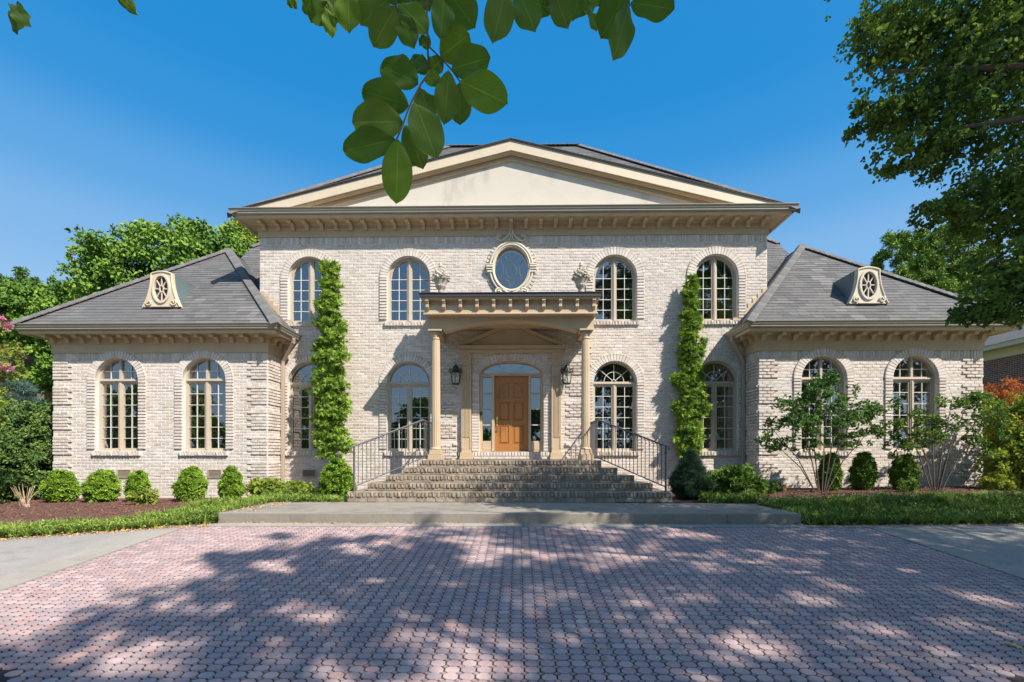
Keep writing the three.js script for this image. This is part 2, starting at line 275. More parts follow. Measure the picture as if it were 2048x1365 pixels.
function soldiers(parent, frame, u0, u1, y0, gaps = () => []) {
  const items = []; for (let u = u0; u < u1 - 0.04; u += COURSE) { if (gaps(y0 + 0.1).some(([a, b]) => u + COURSE / 2 > a && u + COURSE / 2 < b)) continue; items.push({ m: frame.clone().multiply(M4(u + COURSE / 2, y0 + 0.1, -0.012, 0.19, COURSE - 0.011, 0.020 + rr(0, 0.006), new THREE.Quaternion().setFromAxisAngle(V(0, 0, 1), Math.PI / 2 + rr(-0.01, 0.01)))), whole: false }); }
  layBricks(parent, items, 0, PALE_MATS, PALE, 'soldier_course');
}
soldiers(mainWall, I4, -MAIN + 0.01, MAIN - 0.01, mainTop);
// sides of the main block, plain mortar-and-brick masses behind the wings
for (const s of [-1, 1]) {
  const w = obj('wall', bx(s > 0 ? MAIN - 0.26 : -MAIN, s > 0 ? MAIN : -MAIN + 0.26, -0.6, 7.5, -9, -0.26), M.mortar, house);
  const f = new THREE.Matrix4().makeRotationY(s * Math.PI / 2).setPosition(s * MAIN, 0, 0);
  layBricks(w, bond(f, s > 0 ? 0 : -2.4, s > 0 ? 2.4 : 0, 4.2, 6.9, () => [], () => 0.006, 0.95), 0, PALE_MATS, PALE);
}
obj('wall', bx(-MAIN, MAIN, -0.6, 7.5, -9.26, -9), M.mortar, house);

// wings
for (const s of [-1, 1]) {
  const xs = WIN_WING.map((x) => s * x), x0 = s > 0 ? WING_IN : -WING_OUT, x1 = s > 0 ? WING_OUT : -WING_IN;
  const w = obj('wall', plate(slab(x0, x1, -0.7, WING_TOP + 0.45, xs.map((x) => holeOf(x, WNG))), WING_Z - 0.26, WING_Z, 24), M.mortar, house);
  const gaps = xs.map((x) => gapOf(x, WNG)), top = WING_TOP - 0.2, y0 = top - 45 * COURSE;
  const quoin = (u, y, row) => { const e = Math.min(u - x0, x1 - u); return e < 0.5 && ((row + 1) % 8) < 6 ? 0.032 : 0.006; };
  const frame = M4(0, 0, WING_Z);
  layBricks(w, bond(frame, x0, x1, y0, top, (y) => gaps.flatMap((g) => g(y)), quoin, 0.35).sort((a, b) => b.mid - a.mid), 120, PALE_MATS, PALE);
  soldiers(w, frame, x0 + 0.01, x1 - 0.01, top, (y) => gaps.flatMap((g) => g(y)));
  // return to the main wall and the outer side
  const inner = obj('wall', bx(s * WING_IN - (s > 0 ? 0 : 0.2), s * WING_IN + (s > 0 ? 0.2 : 0), -0.7, WING_TOP + 0.45, 0.0, WING_Z - 0.26), M.mortar, house);
  const fi = new THREE.Matrix4().makeRotationY(-s * Math.PI / 2).setPosition(s * WING_IN, 0, 0);
  layBricks(inner, bond(fi, s > 0 ? 0.01 : -WING_Z, s > 0 ? WING_Z : -0.01, y0, top, () => [], (u, y, row) => ((row + 1) % 8) < 6 ? 0.032 : 0.006, 0.4), 0, PALE_MATS, PALE);
  soldiers(inner, fi, s > 0 ? 0.01 : -WING_Z, s > 0 ? WING_Z : -0.01, top);
  const outer = obj('wall', bx(s > 0 ? WING_OUT - 0.2 : -WING_OUT, s > 0 ? WING_OUT : -WING_OUT + 0.2, -1.2, WING_TOP + 0.45, -7, WING_Z - 0.26), M.mortar, house);
  const fo = new THREE.Matrix4().makeRotationY(s * Math.PI / 2).setPosition(s * WING_OUT, 0, 0);
  layBricks(outer, bond(fo, s > 0 ? -WING_Z : -2.5, s > 0 ? 2.5 : WING_Z, y0, top, () => [], (u, y, row) => ((row + 1) % 8) < 6 && Math.abs(u - (s > 0 ? -WING_Z : WING_Z)) < 0.5 ? 0.032 : 0.006, 0.4), 0, PALE_MATS, PALE);
  obj('wall', bx(s > 0 ? MAIN : -WING_OUT, s > 0 ? WING_OUT : -MAIN, -1.2, WING_TOP + 0.45, -7.2, -7), M.mortar, house);
}
// rooms behind the windows
obj('floor', [bx(-6.55, 6.55, 0.75, 0.83, -8.95, -0.27), bx(-6.55, 6.55, 4.12, 4.30, -8.95, -0.27), bx(6.88, 11.6, 0.5, 0.58, -6.95, 0.42), bx(-11.6, -6.88, 0.5, 0.58, -6.95, 0.42)], M.roomDark, house);
obj('room_wall', [bx(-6.55, 6.55, 0.83, 4.12, -4.6, -4.5), bx(-6.55, 6.55, 4.3, 7.2, -4.6, -4.5), bx(-2.0, -1.9, 0.83, 4.12, -4.5, -0.27), bx(1.9, 2.0, 0.83, 4.12, -4.5, -0.27), bx(-1.4, -1.3, 4.3, 7.2, -4.5, -0.27), bx(1.3, 1.4, 4.3, 7.2, -4.5, -0.27), bx(6.88, 11.6, 0.58, 3.9, -4.2, -4.1), bx(-11.6, -6.88, 0.58, 3.9, -4.2, -4.1)], M.room, house);
obj('ceiling', [bx(-6.55, 6.55, 7.2, 7.3, -8.95, -0.27), bx(6.88, 11.6, 3.9, 4.0, -6.95, 0.42), bx(-11.6, -6.88, 3.9, 4.0, -6.95, 0.42)], M.room, house);

// ---------------------------------------------------------------- windows
let jambLeft = 300;
const JAMB = BRICKS;
const ringBrick = (r0, r1, a, pr) => { // one wedge of an arch
  const q = (r, t, z) => [Math.cos(t) * r, Math.sin(t) * r, z], h = a / 2, c = 0.006, pos = [];
  const b = [q(r0, -h, 0), q(r1, -h, 0), q(r1, h, 0), q(r0, h, 0)], m = [q(r0, -h, pr - c), q(r1, -h, pr - c), q(r1, h, pr - c), q(r0, h, pr - c)], f = [q(r0 + c, -h * 0.9, pr), q(r1 - c, -h * 0.93, pr), q(r1 - c, h * 0.93, pr), q(r0 + c, h * 0.9, pr)];
  for (let k = 0; k < 4; k++) { const n = (k + 1) % 4; pos.push(...b[k], ...b[n], ...m[n], ...b[k], ...m[n], ...m[k], ...m[k], ...m[n], ...f[n], ...m[k], ...f[n], ...f[k]); }
  pos.push(...f[0], ...f[1], ...f[2], ...f[0], ...f[2], ...f[3]);
  const g = new THREE.BufferGeometry(); g.setAttribute('position', new THREE.Float32BufferAttribute(pos, 3)); g.computeVertexNormals(); return shared(g);
};
const ARCH_N = 27, ARCH_PR = 0.04;
const archBricks = new Map();
function surround(win, x, o, z, withSill = true) {
  const key = o.r; if (!archBricks.has(key)) archBricks.set(key, ringBrick(o.r, o.r + T, Math.PI / ARCH_N - 0.012, ARCH_PR));
  for (let k = 0; k < ARCH_N; k++) { const b = put(new THREE.Mesh(archBricks.get(key), pick(PALE_MATS.slice(0, 6))), 'arch_brick', win); b.position.set(x, o.ys, z - 0.002); b.rotation.z = (k + 0.5) / ARCH_N * Math.PI; }
  // mortar bed under the ring
  { const s = new THREE.Shape(); s.absarc(x, o.ys, o.r + T - 0.01, 0, Math.PI, false); s.absarc(x, o.ys, o.r, Math.PI, 0, true); obj('mortar_bed', plate(s, z - 0.01, z + 0.014, 24), M.mortar, win); }
  const rest = BRICKS.map(() => [[], []]);
  for (let y = o.ys - COURSE; y > o.yb - 0.02; y -= COURSE) for (const s of [-1, 1]) {
    const m = M4(x + s * (o.r + T / 2), y + COURSE / 2, z - 0.01, T - 0.008, COURSE - 0.015, 0.01 + ARCH_PR + rr(-0.004, 0.003), new THREE.Quaternion().setFromAxisAngle(V(0, 0, 1), rr(-0.012, 0.012))), v = Math.floor(R() * 6), t = Math.floor(R() * 6);
    if (jambLeft > 0) { const b = put(new THREE.Mesh(BRICKS[v], PALE_MATS[t]), 'jamb_brick', win); b.applyMatrix4(m); jambLeft--; } else { rest[v][0].push(m); rest[v][1].push(rgb(...PALE[t])); }
  }
  rest.forEach(([m, c], v) => { if (m.length) copies('jamb_brickwork', BRICKS[v], M.brick, m, c, win); });
  if (withSill) { const n = 16, w = (2 * o.r + 0.14) / n; for (let k = 0; k < n; k++) { const b = put(new THREE.Mesh(BRICKS[k % 6], PALE_MATS[[3, 4, 5, 6, 8][Math.floor(R() * 5)]]), 'sill_brick', win); b.position.set(x - o.r - 0.07 + w * (k + 0.5), o.yb - 0.062, z - 0.12); b.rotation.z = Math.PI / 2; b.rotation.x = rr(-0.02, 0.02); b.scale.set(0.115, w - 0.009, 0.18 + rr(0, 0.008)); } obj('sill_bed', bx(x - o.r - 0.068, x + o.r + 0.068, o.yb - 0.118, o.yb - 0.010, z - 0.2, z + 0.042), M.mortar, win); }
}
// frame boards: outer outline minus inner outline
function archFrame(x, o, inset, yb = o.yb) { const s = new THREE.Shape(); s.moveTo(x - o.r, yb); s.lineTo(x + o.r, yb); s.lineTo(x + o.r, o.ys); s.absarc(x, o.ys, o.r, 0, Math.PI, false); s.lineTo(x - o.r, yb); const h = new THREE.Path(), r = o.r - inset; h.moveTo(x - r, yb + inset); h.lineTo(x - r, o.ys); h.absarc(x, o.ys, r, Math.PI, 0, true); h.lineTo(x + r, yb + inset); h.closePath(); s.holes.push(h); return s; }
function halfPane(x0, x1, yb, x, o, r) { // glass between x0 and x1, bounded above by the arch of radius r round (x, o.ys)
  const s = new THREE.Shape(), h = (t) => o.ys + Math.sqrt(Math.max(0, r * r - (t - x) ** 2)); s.moveTo(x0, yb); s.lineTo(x1, yb); for (let i = 0; i <= 14; i++) { const t = lerp(x1, x0, i / 14); s.lineTo(t, h(t)); } s.closePath(); return s;
}
const paneShape = (x0, x1, y0, y1) => new THREE.Shape([new THREE.Vector2(x0, y0), new THREE.Vector2(x1, y0), new THREE.Vector2(x1, y1), new THREE.Vector2(x0, y1)]);
function pane(win, shape, z) { const g = new THREE.ShapeGeometry(shape, 16), p = obj('pane', g, M.glass, win), a = rr(-0.006, 0.006), b = rr(-0.005, 0.007); g.computeBoundingBox(); p.geometry.computeBoundingBox(); const c = p.geometry.boundingBox.getCenter(V()); p.geometry.translate(-c.x, -c.y, 0); p.position.set(c.x, c.y, z); p.rotation.set(b, a, 0); return p; }
function makeWindow(x, o, z, style) {
  const win = part('window', house), zf = z - 0.13, r = o.r - 0.042, top = (t, rad = r) => o.ys + Math.sqrt(Math.max(0, rad * rad - (t - x) ** 2));
  surround(win, x, o, z);
  obj('frame', [plate(archFrame(x, o, 0.042), zf - 0.06, zf + 0.035, 20)], M.frame, win);
  const mid = 0.036, mb = (a, b) => obj('muntin', bar(a, b, 0.0135, 0.014), M.muntin, win), zm = zf + 0.002;
  const sash = (x0, x1, y0, y1, rows, arched) => { // casement: stiles and rails, glass and grille
    const e = 0.034, ya = (t) => arched ? top(t) : y1;
    if (arched) { const s = new THREE.Shape(), h = new THREE.Path(); s.moveTo(x0, y0); s.lineTo(x1, y0); for (let i = 0; i <= 12; i++) { const t = lerp(x1, x0, i / 12); s.lineTo(t, top(t)); } s.closePath(); h.moveTo(x0 + e, y0 + e); for (let i = 0; i <= 12; i++) { const t = lerp(x0 + e, x1 - e, i / 12); h.lineTo(t, top(t, r - e)); } h.lineTo(x1 - e, y0 + e); h.closePath(); s.holes.push(h); obj('sash', plate(s, zf - 0.045, zf + 0.018, 16), M.frame, win); } else obj('sash', [bx(x0, x0 + e, y0, y1, zf - 0.045, zf + 0.018), bx(x1 - e, x1, y0, y1, zf - 0.045, zf + 0.018), bx(x0 + e, x1 - e, y0, y0 + e, zf - 0.045, zf + 0.016), bx(x0 + e, x1 - e, y1 - e, y1, zf - 0.045, zf + 0.016)], M.frame, win);
    pane(win, arched ? halfPane(x0 + e * 0.7, x1 - e * 0.7, y0 + e * 0.7, x, o, r - e * 0.7) : paneShape(x0 + e * 0.7, x1 - e * 0.7, y0 + e * 0.7, y1 - e * 0.7), zf - 0.012);
    const xm = (x0 + x1) / 2, pitch = (y1 - y0) / rows; mb([xm, y0 + e, zm], [xm, (arched ? top(xm, r - e) : y1 - e), zm]);
    for (let k = 1; k < rows + (arched ? 1 : 0); k++) { const y = y0 + pitch * k; let a = x0 + e, b = x1 - e; if (arched && y > o.ys) { const h = Math.sqrt(Math.max(0, (r - e) ** 2 - (y - o.ys) ** 2)); a = Math.max(a, x - h); b = Math.min(b, x + h); } if (b - a > 0.04) mb([a, y, zm + 0.0015], [b, y, zm + 0.0015]); }
  };
  const xl = x - r, xr = x + r, yb = o.yb + 0.042;
  if (style === 'upper') {
    obj('mullion', [bx(x - mid, x + mid, yb, top(0 + x) + 0.01, zf - 0.05, zf + 0.04), bx(x - 0.012, x + 0.012, yb, top(x), zf + 0.04, zf + 0.055)], M.frame, win);
    sash(xl, x - mid, yb, o.ys, 4.0, true); sash(x + mid, xr, yb, o.ys, 4.0, true);
  } else {
    const ty = o.ys; obj('transom', [bx(xl, xr, ty - 0.05, ty + 0.05, zf - 0.05, zf + 0.04), rbx(xl, xr, ty - 0.018, ty + 0.018, zf + 0.03, zf + 0.065)], M.frame, win);
    obj('mullion', [bx(x - mid, x + mid, yb, ty - 0.05, zf - 0.05, zf + 0.04), bx(x - 0.012, x + 0.012, yb, ty - 0.05, zf + 0.04, zf + 0.055)], M.frame, win);
    sash(xl, x - mid, yb, ty - 0.05, 6); sash(x + mid, xr, yb, ty - 0.05, 6);
    const fy = ty + 0.05, rf = r - 0.02;
    if (style === 'fan') {
      pane(win, halfPane(xl + 0.012, xr - 0.012, fy, x, o, r - 0.01), zf - 0.012);
      const ri = 0.27, arcPts = (rad, y0) => { const l = []; for (let k = 0; k <= 16; k++) { const t = k / 16 * Math.PI; l.push([x + Math.cos(t) * rad, y0 + Math.sin(t) * rad, zm]); } return l; };
      obj('muntin', tube(arcPts(ri, fy), 0.009, 4, false, 24), M.muntin, win); obj('muntin', tube(arcPts(0.06, fy), 0.009, 4, false, 12), M.muntin, win);
      for (const t of [0.25, 0.5, 0.75]) { const a = t * Math.PI; mb([x + Math.cos(a) * 0.06, fy + Math.sin(a) * 0.06, zm], [x + Math.cos(a) * (rf - 0.02), o.ys + Math.sin(a) * (rf - 0.02), zm]); }
    } else {
      obj('mullion', bx(x - mid * 0.8, x + mid * 0.8, fy, o.ys + r, zf - 0.05, zf + 0.036), M.frame, win);
      for (const s of [-1, 1]) {
        const a = s > 0 ? x + mid * 0.8 : xl + 0.012, b = s > 0 ? xr - 0.012 : x - mid * 0.8; pane(win, halfPane(a, b, fy, x, o, r - 0.01), zf - 0.012);
        const xm = x + s * (r * 0.52); mb([xm, fy, zm], [xm, top(xm) - 0.01, zm]); const yh = fy + 0.2, h = Math.sqrt(rf * rf - (yh - o.ys) ** 2); mb([x + s * mid * 0.8, yh, zm + 0.0015], [x + s * h, yh, zm + 0.0015]);
      }
    }
  }
  return win;
}
for (const s of [-1, 1]) for (const x of WIN_WING) makeWindow(s * x, WNG, WING_Z, 'wing');
for (const x of WIN_MAIN) makeWindow(x, LOW, 0, 'fan');
for (const x of WIN_MAIN) makeWindow(x, UP, 0, 'upper');

// oval window over the portico
{
  const win = part('window', house), z = 0, ell = (a, b, n = 48) => { const l = []; for (let i = 0; i < n; i++) { const t = i / n * 2 * Math.PI; l.push([Math.cos(t) * a, OVAL.y + Math.sin(t) * b]); } return l; };
  const ring = (a0, b0, a1, b1, z0, z1, bev = 0) => { const s = new THREE.Shape(ell(a1, b1).map((p) => new THREE.Vector2(...p))); s.holes.push(new THREE.Path(ell(a0, b0).map((p) => new THREE.Vector2(...p)))); return plate(s, z0, z1, 8, bev); };
  obj('frame', [ring(OVAL.a, OVAL.b, 0.525, 0.645, -0.1, 0.09, 0.012), ring(0.525, 0.645, 0.60, 0.715, -0.02, 0.06, 0.01), tube(ell(0.575, 0.69, 40).map(([x, y]) => V(x, y, 0.06)), 0.032, 6, true, 80), tube(ell(0.50, 0.62, 40).map(([x, y]) => V(x, y, 0.09)), 0.022, 6, true, 80)], M.cast, win);
  pane(win, new THREE.Shape(ell(OVAL.a + 0.005, OVAL.b + 0.005).map((p) => new THREE.Vector2(...p))), -0.05);
  const lead = (pts) => obj('lead_came', tube(pts.map(([x, y]) => V(x, y, -0.043)), 0.003, 4, false, 30), M.gutter, win);
  const arc = (cx, cy, a, b, t0, t1) => { const l = []; for (let i = 0; i <= 14; i++) { const t = lerp(t0, t1, i / 14); l.push([cx + Math.cos(t) * a, cy + Math.sin(t) * b]); } return l; };
  obj('lead_came', tube(arc(0, OVAL.y - 0.04, 0.14, 0.2, 0, 2 * Math.PI).slice(0, 14).map(([x, y]) => V(x, y, -0.043)), 0.003, 4, true, 40), M.gutter, win);
  lead(arc(-0.42, OVAL.y, 0.2, 0.3, -1.1, 1.1)); lead(arc(0.42, OVAL.y, 0.2, 0.3, 2.0, 4.2)); lead(arc(-0.22, OVAL.y - 0.5, 0.2, 0.26, 0.1, 2.4)); lead(arc(0.22, OVAL.y - 0.5, 0.2, 0.26, 0.7, 3.0)); lead(arc(0, OVAL.y + 0.5, 0.2, 0.26, 3.5, 5.9));
  for (const s of [-1, 1]) {   // clasps at the sides, scrolls above and below
    obj('clasp', [rbx(s * 0.58 - 0.095, s * 0.58 + 0.095, OVAL.y - 0.055, OVAL.y - 0.015, 0.02, 0.12, 0.015), rbx(s * 0.58 - 0.095, s * 0.58 + 0.095, OVAL.y + 0.0, OVAL.y + 0.055, 0.02, 0.135, 0.02), rbx(s * 0.58 - 0.095, s * 0.58 + 0.095, OVAL.y + 0.07, OVAL.y + 0.105, 0.02, 0.12, 0.015), rbx(s * 0.575 - 0.08, s * 0.575 + 0.08, OVAL.y - 0.13, OVAL.y - 0.065, 0.02, 0.105, 0.02)], M.cast, win);
    const spiral = (cx, cy, r, turns, a0, dir) => { const l = []; for (let i = 0; i <= 26; i++) { const k = i / 26, t = a0 + dir * k * turns * 2 * Math.PI; l.push(V(cx + Math.cos(t) * r * (1 - 0.78 * k), cy + Math.sin(t) * r * (1 - 0.78 * k), 0.07 + 0.03 * k)); } return l; };
    obj('scroll', [tube(spiral(s * 0.34, OVAL.y - 0.66, 0.115, 1.3, s > 0 ? Math.PI * 0.75 : Math.PI * 0.25, -s), 0.03, 6, false, 40), tube([[s * 0.24, OVAL.y - 0.58, 0.08], [s * 0.12, OVAL.y - 0.66, 0.09], [s * 0.02, OVAL.y - 0.69, 0.09]], 0.032, 6)], M.cast, win);
    obj('scroll', [tube([[s * 0.02, OVAL.y + 1.06, 0.07], [s * 0.035, OVAL.y + 0.98, 0.09], [s * 0.075, OVAL.y + 0.88, 0.1], [s * 0.18, OVAL.y + 0.77, 0.1], [s * 0.3, OVAL.y + 0.73, 0.09], [s * 0.38, OVAL.y + 0.80, 0.08], [s * 0.345, OVAL.y + 0.87, 0.075], [s * 0.28, OVAL.y + 0.855, 0.075], [s * 0.285, OVAL.y + 0.82, 0.08]], 0.021, 6, false, 44), tube([[s * 0.04, OVAL.y + 1.02, 0.08], [s * 0.02, OVAL.y + 0.85, 0.11], [s * 0.06, OVAL.y + 0.73, 0.1]], 0.018, 6), new THREE.SphereGeometry(0.032, 10, 8).translate(s * 0.035, OVAL.y + 1.06, 0.06)], M.cast, win);
  }
  obj('crest', [plate(new THREE.Shape([[-0.32, 0.70], [0.32, 0.70], [0.17, 0.78], [0.06, 0.9], [0.03, 1.05], [-0.03, 1.05], [-0.06, 0.9], [-0.17, 0.78]].map(([x, y]) => new THREE.Vector2(x, OVAL.y + y))), 0.0, 0.05, 8, 0.008)], M.cast, win);
  // ring of bricks round the frame
  const rest = [[], []]; for (let k = 0; k < 46; k++) { const t = k / 46 * 2 * Math.PI, x = Math.cos(t) * 0.655, y = OVAL.y + Math.sin(t) * 0.775; rest[0].push(M4(x, y, -0.01, 0.085, 0.075, 0.035, new THREE.Quaternion().setFromAxisAngle(V(0, 0, 1), Math.atan2(Math.sin(t) * 0.655, Math.cos(t) * 0.775)))); rest[1].push(rgb(...pick(PALE))); }
  copies('oval_brickwork', BRICKS[2], M.brick, rest[0], rest[1], win);
}
// curtains and a glimpse of fitted cupboards
for (const [x, side] of [[2.79, 1], [5.5, 1], [5.5, -1]]) { const l = []; for (let i = 0; i <= 16; i++) l.push(new THREE.Vector2(x + side * (0.30 + i * 0.02), -0.28 + 0.025 * Math.sin(i * 2.1))); const s = new THREE.Shape([...l, ...l.slice().reverse().map((p) => new THREE.Vector2(p.x, p.y - 0.006))]); const g = new THREE.ExtrudeGeometry(s, { depth: 1.75, bevelEnabled: false }); g.rotateX(-Math.PI / 2); g.scale(1, 1, -1); g.translate(0, 4.58, -0.02); obj('curtain', g, M.cloth, house); }
for (const [k, [x, z, w, h]] of [[-7.6, -0.9, 0.85, 1.2], [-10.35, -1.6, 0.6, 0.75]].entries()) {
  const c = thing('cupboard', k ? 'low white cupboard seen behind the window beside the holly' : 'tall white cupboard seen behind the window beside the downpipe', 'cupboard', [x, 0.58, z]);
  obj('body', bx(-w / 2, w / 2, 0, h, -0.4, 0.2), M.cabinet, c); for (const s of [-1, 1]) obj('door', rbx(s * w / 4 - w / 4 + 0.02, s * w / 4 + w / 4 - 0.02, 0.05, h - 0.05, 0.2, 0.222), M.cabinet, c);
}

// ---------------------------------------------------------------- eaves: frieze, soffit, brackets, gutter
const gutterProfile = (y) => [[0.41, y + 0.045], [0.475, y + 0.045], [0.495, y + 0.075], [0.495, y + 0.095], [0.515, y + 0.125], [0.535, y + 0.18], [0.548, y + 0.185], [0.548, y + 0.20], [0.525, y + 0.20], [0.505, y + 0.16], [0.41, y + 0.16]];
function eaves(path, y0, y1, join = 0) {   // y0 foot of the frieze, y1 soffit
  const ym = y0 + (y1 - y0) * 0.52;
  obj('frieze', [sweep(strip(-0.01, 0.03, y0, ym), path), sweep([[0, ym], [0.045, ym], [0.055, ym + 0.02], [0.05, ym + 0.03], [0.05, y1], [0, y1]], path)], M.trim, house);
  obj('soffit', [sweep(strip(-0.05, 0.42, y1, y1 + 0.03), path), sweep([[0.36, y1 - 0.02], [0.43, y1 - 0.02], [0.45, y1 + 0.04], [0.36, y1 + 0.04]], path), sweep([[0.05, y1 - 0.05], [0.075, y1 - 0.035], [0.10, y1 - 0.002], [0.05, y1 - 0.002]], path)], M.trim, house);
  obj('gutter', sweep(gutterProfile(y1), path), M.gutter, house);
}
const bracketShape = (() => { const s = new THREE.Shape(); s.moveTo(0, 0); s.lineTo(0.315, 0); s.lineTo(0.315, -0.04); s.bezierCurveTo(0.325, -0.10, 0.25, -0.105, 0.22, -0.085); s.bezierCurveTo(0.165, -0.05, 0.10, -0.06, 0.085, -0.12); s.bezierCurveTo(0.08, -0.16, 0.075, -0.175, 0.05, -0.18); s.lineTo(0, -0.18); s.closePath(); const g = plate(s, -0.05, 0.05, 5, 0.006); g.rotateY(-Math.PI / 2); return shared(g); })();  // projects along +z
function bracket(x, y, z, turn = 0) { const b = put(new THREE.Mesh(bracketShape, M.trim), 'bracket', house); b.position.set(x, y, z); b.rotation.y = turn; return b; }
const SOFFIT = 7.24, WSOFFIT = 4.03;
eaves([[-MAIN, -9.26], [-MAIN, 0], [MAIN, 0], [MAIN, -9.26]], WALL_TOP, SOFFIT);
for (let k = -17; k <= 17; k++) bracket(k * 0.394, SOFFIT - 0.003, 0.045);
for (const s of [-1, 1]) for (let k = 1; k < 6; k++) bracket(s * (MAIN + 0.045), SOFFIT - 0.003, -0.1 - k * 0.394, s * Math.PI / 2);
for (const s of [-1, 1]) {
  eaves(s > 0 ? [[WING_IN, 0.006], [WING_IN, WING_Z], [WING_OUT, WING_Z], [WING_OUT, -7.2]] : [[-WING_OUT, -7.2], [-WING_OUT, WING_Z], [-WING_IN, WING_Z], [-WING_IN, 0.006]], WING_TOP, WSOFFIT);
  for (let k = -7; k <= 7; k++) bracket(s * (WING_IN + WING_OUT) / 2 + k * 0.387, WSOFFIT - 0.003, WING_Z + 0.045);
  for (const z of [0.12, 0.40]) bracket(s * WING_IN - s * 0.045, WSOFFIT - 0.003, z + 0.15, -s * Math.PI / 2);
  for (let k = 0; k < 6; k++) bracket(s * WING_OUT + s * 0.045, WSOFFIT - 0.003, 0.45 - k * 0.387, s * Math.PI / 2);
}

// ---------------------------------------------------------------- roofs, shingle by shingle
const SHINGLE = (() => { const g = new THREE.BoxGeometry(1, 1, 1).toNonIndexed(), p = g.attributes.position; for (let i = 0; i < p.count; i++) { const up = p.getY(i) > 0, front = p.getZ(i) > 0; p.setZ(i, front ? (up ? 0.12 : 1) : 0); } g.computeVertexNormals(); return ready(uvm(g)); })();
{ const uv = SHINGLE.attributes.uv; for (let i = 0; i < uv.count; i++) uv.setXY(i, uv.getX(i) * 0.3, uv.getY(i) * 0.15); }
const SLATE = [[0.135, 0.132, 0.131], [0.158, 0.154, 0.151], [0.112, 0.109, 0.110], [0.190, 0.184, 0.178], [0.150, 0.138, 0.130], [0.092, 0.088, 0.089]];
const SLATE_MATS = SLATE.map((c) => { const m = M.shingle.clone(); m.color.setRGB(...c); return m; });
const shingleVariants = [0, 1, 2, 3].map((k) => { const g = SHINGLE.clone(), uv = g.attributes.uv; for (let i = 0; i < uv.count; i++) uv.setXY(i, uv.getX(i) + k * 0.57, uv.getY(i) + k * 0.31); return ready(g); });
let shingleLeft = 300;
// pts: corners of a roof face, the first two along its foot from one end to the other
function roofFace(name, pts, own = 0, expo = 0.15) {
  const P = pts.map((p) => V(...p)), u = P[1].clone().sub(P[0]).normalize(); let n = null;
  for (let i = 2; i < P.length && !n; i++) { const c = u.clone().cross(P[i].clone().sub(P[0])); if (c.length() > 0.01) n = c.normalize(); }
  if (n.y < 0) n.negate();
  const v = n.clone().cross(u); if (v.y < 0) v.negate();
  const uu = v.clone().cross(n).normalize(), frame = new THREE.Matrix4().makeBasis(uu, v, n).setPosition(P[0]);
  const Q = P.map((p) => { const d = p.clone().sub(P[0]); return [d.dot(uu), d.dot(v)]; }), vmax = Math.max(...Q.map((q) => q[1]));
  const back = n.clone().multiplyScalar(-0.012), base = obj(name, [poly(P.map((p) => p.clone().add(back).toArray())), poly(P.map((p) => p.clone().add(back.clone().multiplyScalar(8)).toArray()))], SLATE_MATS[0], house);
  const span = (y) => { let a = 1e9, b = -1e9; for (let i = 0; i < Q.length; i++) { const [x0, y0] = Q[i], [x1, y1] = Q[(i + 1) % Q.length]; if ((y0 - y) * (y1 - y) <= 0 && Math.abs(y1 - y0) > 1e-6) { const x = x0 + (x1 - x0) * (y - y0) / (y1 - y0); a = Math.min(a, x); b = Math.max(b, x); } } return [a, b]; };
  const mats = [[], [], [], []], cols = [[], [], [], []]; let row = 0;
  for (let y = 0; y < vmax - 0.05; y += expo, row++) {
    const [a, b] = span(Math.min(y + expo * 0.5, vmax - 0.02)); let x = a - R() * 0.3, w;
    for (; x < b; x += w) {
      w = rr(0.2, 0.44); const s = Math.max(x, a) + 0.002, e = Math.min(x + w, b) - 0.002; if (e - s < 0.02) continue;
      const streak = nD((x + P[0].x) * 0.13 + P[0].z, y * 0.02 + 0.3), t = clamp(Math.floor((0.25 + (streak - 0.5) * 3.0 + R() * 0.7) * 5), 0, 5), kind = Math.floor(R() * 4);
      const m = frame.clone().multiply(M4((s + e) / 2, y + expo * 0.60 + rr(-0.002, 0.002), -0.006, e - s, expo * 1.25, 0.011 + R() * 0.004));
      if (own-- > 0 && shingleLeft-- > 0) { const q = put(new THREE.Mesh(shingleVariants[kind], SLATE_MATS[t]), 'shingle', base); q.applyMatrix4(m); } else { mats[kind].push(m); const k = rr(0.9, 1.08); cols[kind].push(rgb(SLATE[t][0] * k, SLATE[t][1] * k, SLATE[t][2] * k)); }
    }
  }
  mats.forEach((m, k) => { if (m.length) copies('shingles', shingleVariants[k], M.shingle, m, cols[k], base); });
  return base;
}
const capShape = (() => { const s = new THREE.Shape([[-0.15, -0.055], [0, 0.03], [0.15, -0.055], [0.15, -0.04], [0, 0.046], [-0.15, -0.04]].map((p) => new THREE.Vector2(...p))); const g = plate(s, 0, 0.26, 2); const p = g.attributes.position; for (let i = 0; i < p.count; i++) if (p.getZ(i) > 0.2) p.setY(i, p.getY(i) - 0.022); return shared(g); })();
function caps(parent, a, b) { // a at the foot, b at the top; each cap laps the one below it
  const A = V(...a), B = V(...b), d = B.clone().sub(A), l = d.length(), n = Math.floor(l / 0.16); d.normalize();
  const side = d.clone().cross(V(0, 1, 0)).normalize(), up = side.clone().cross(d);
  for (let k = 0; k < n; k++) { const c = put(new THREE.Mesh(capShape, SLATE_MATS[[1, 3, 4, 1][k % 4]]), 'ridge_cap', parent); c.matrixAutoUpdate = true; c.applyMatrix4(new THREE.Matrix4().makeBasis(side.clone().negate(), up, d.clone().negate()).setPosition(A.clone().addScaledVector(d, 0.2 + k * l / n).addScaledVector(up, 0.03))); }
}
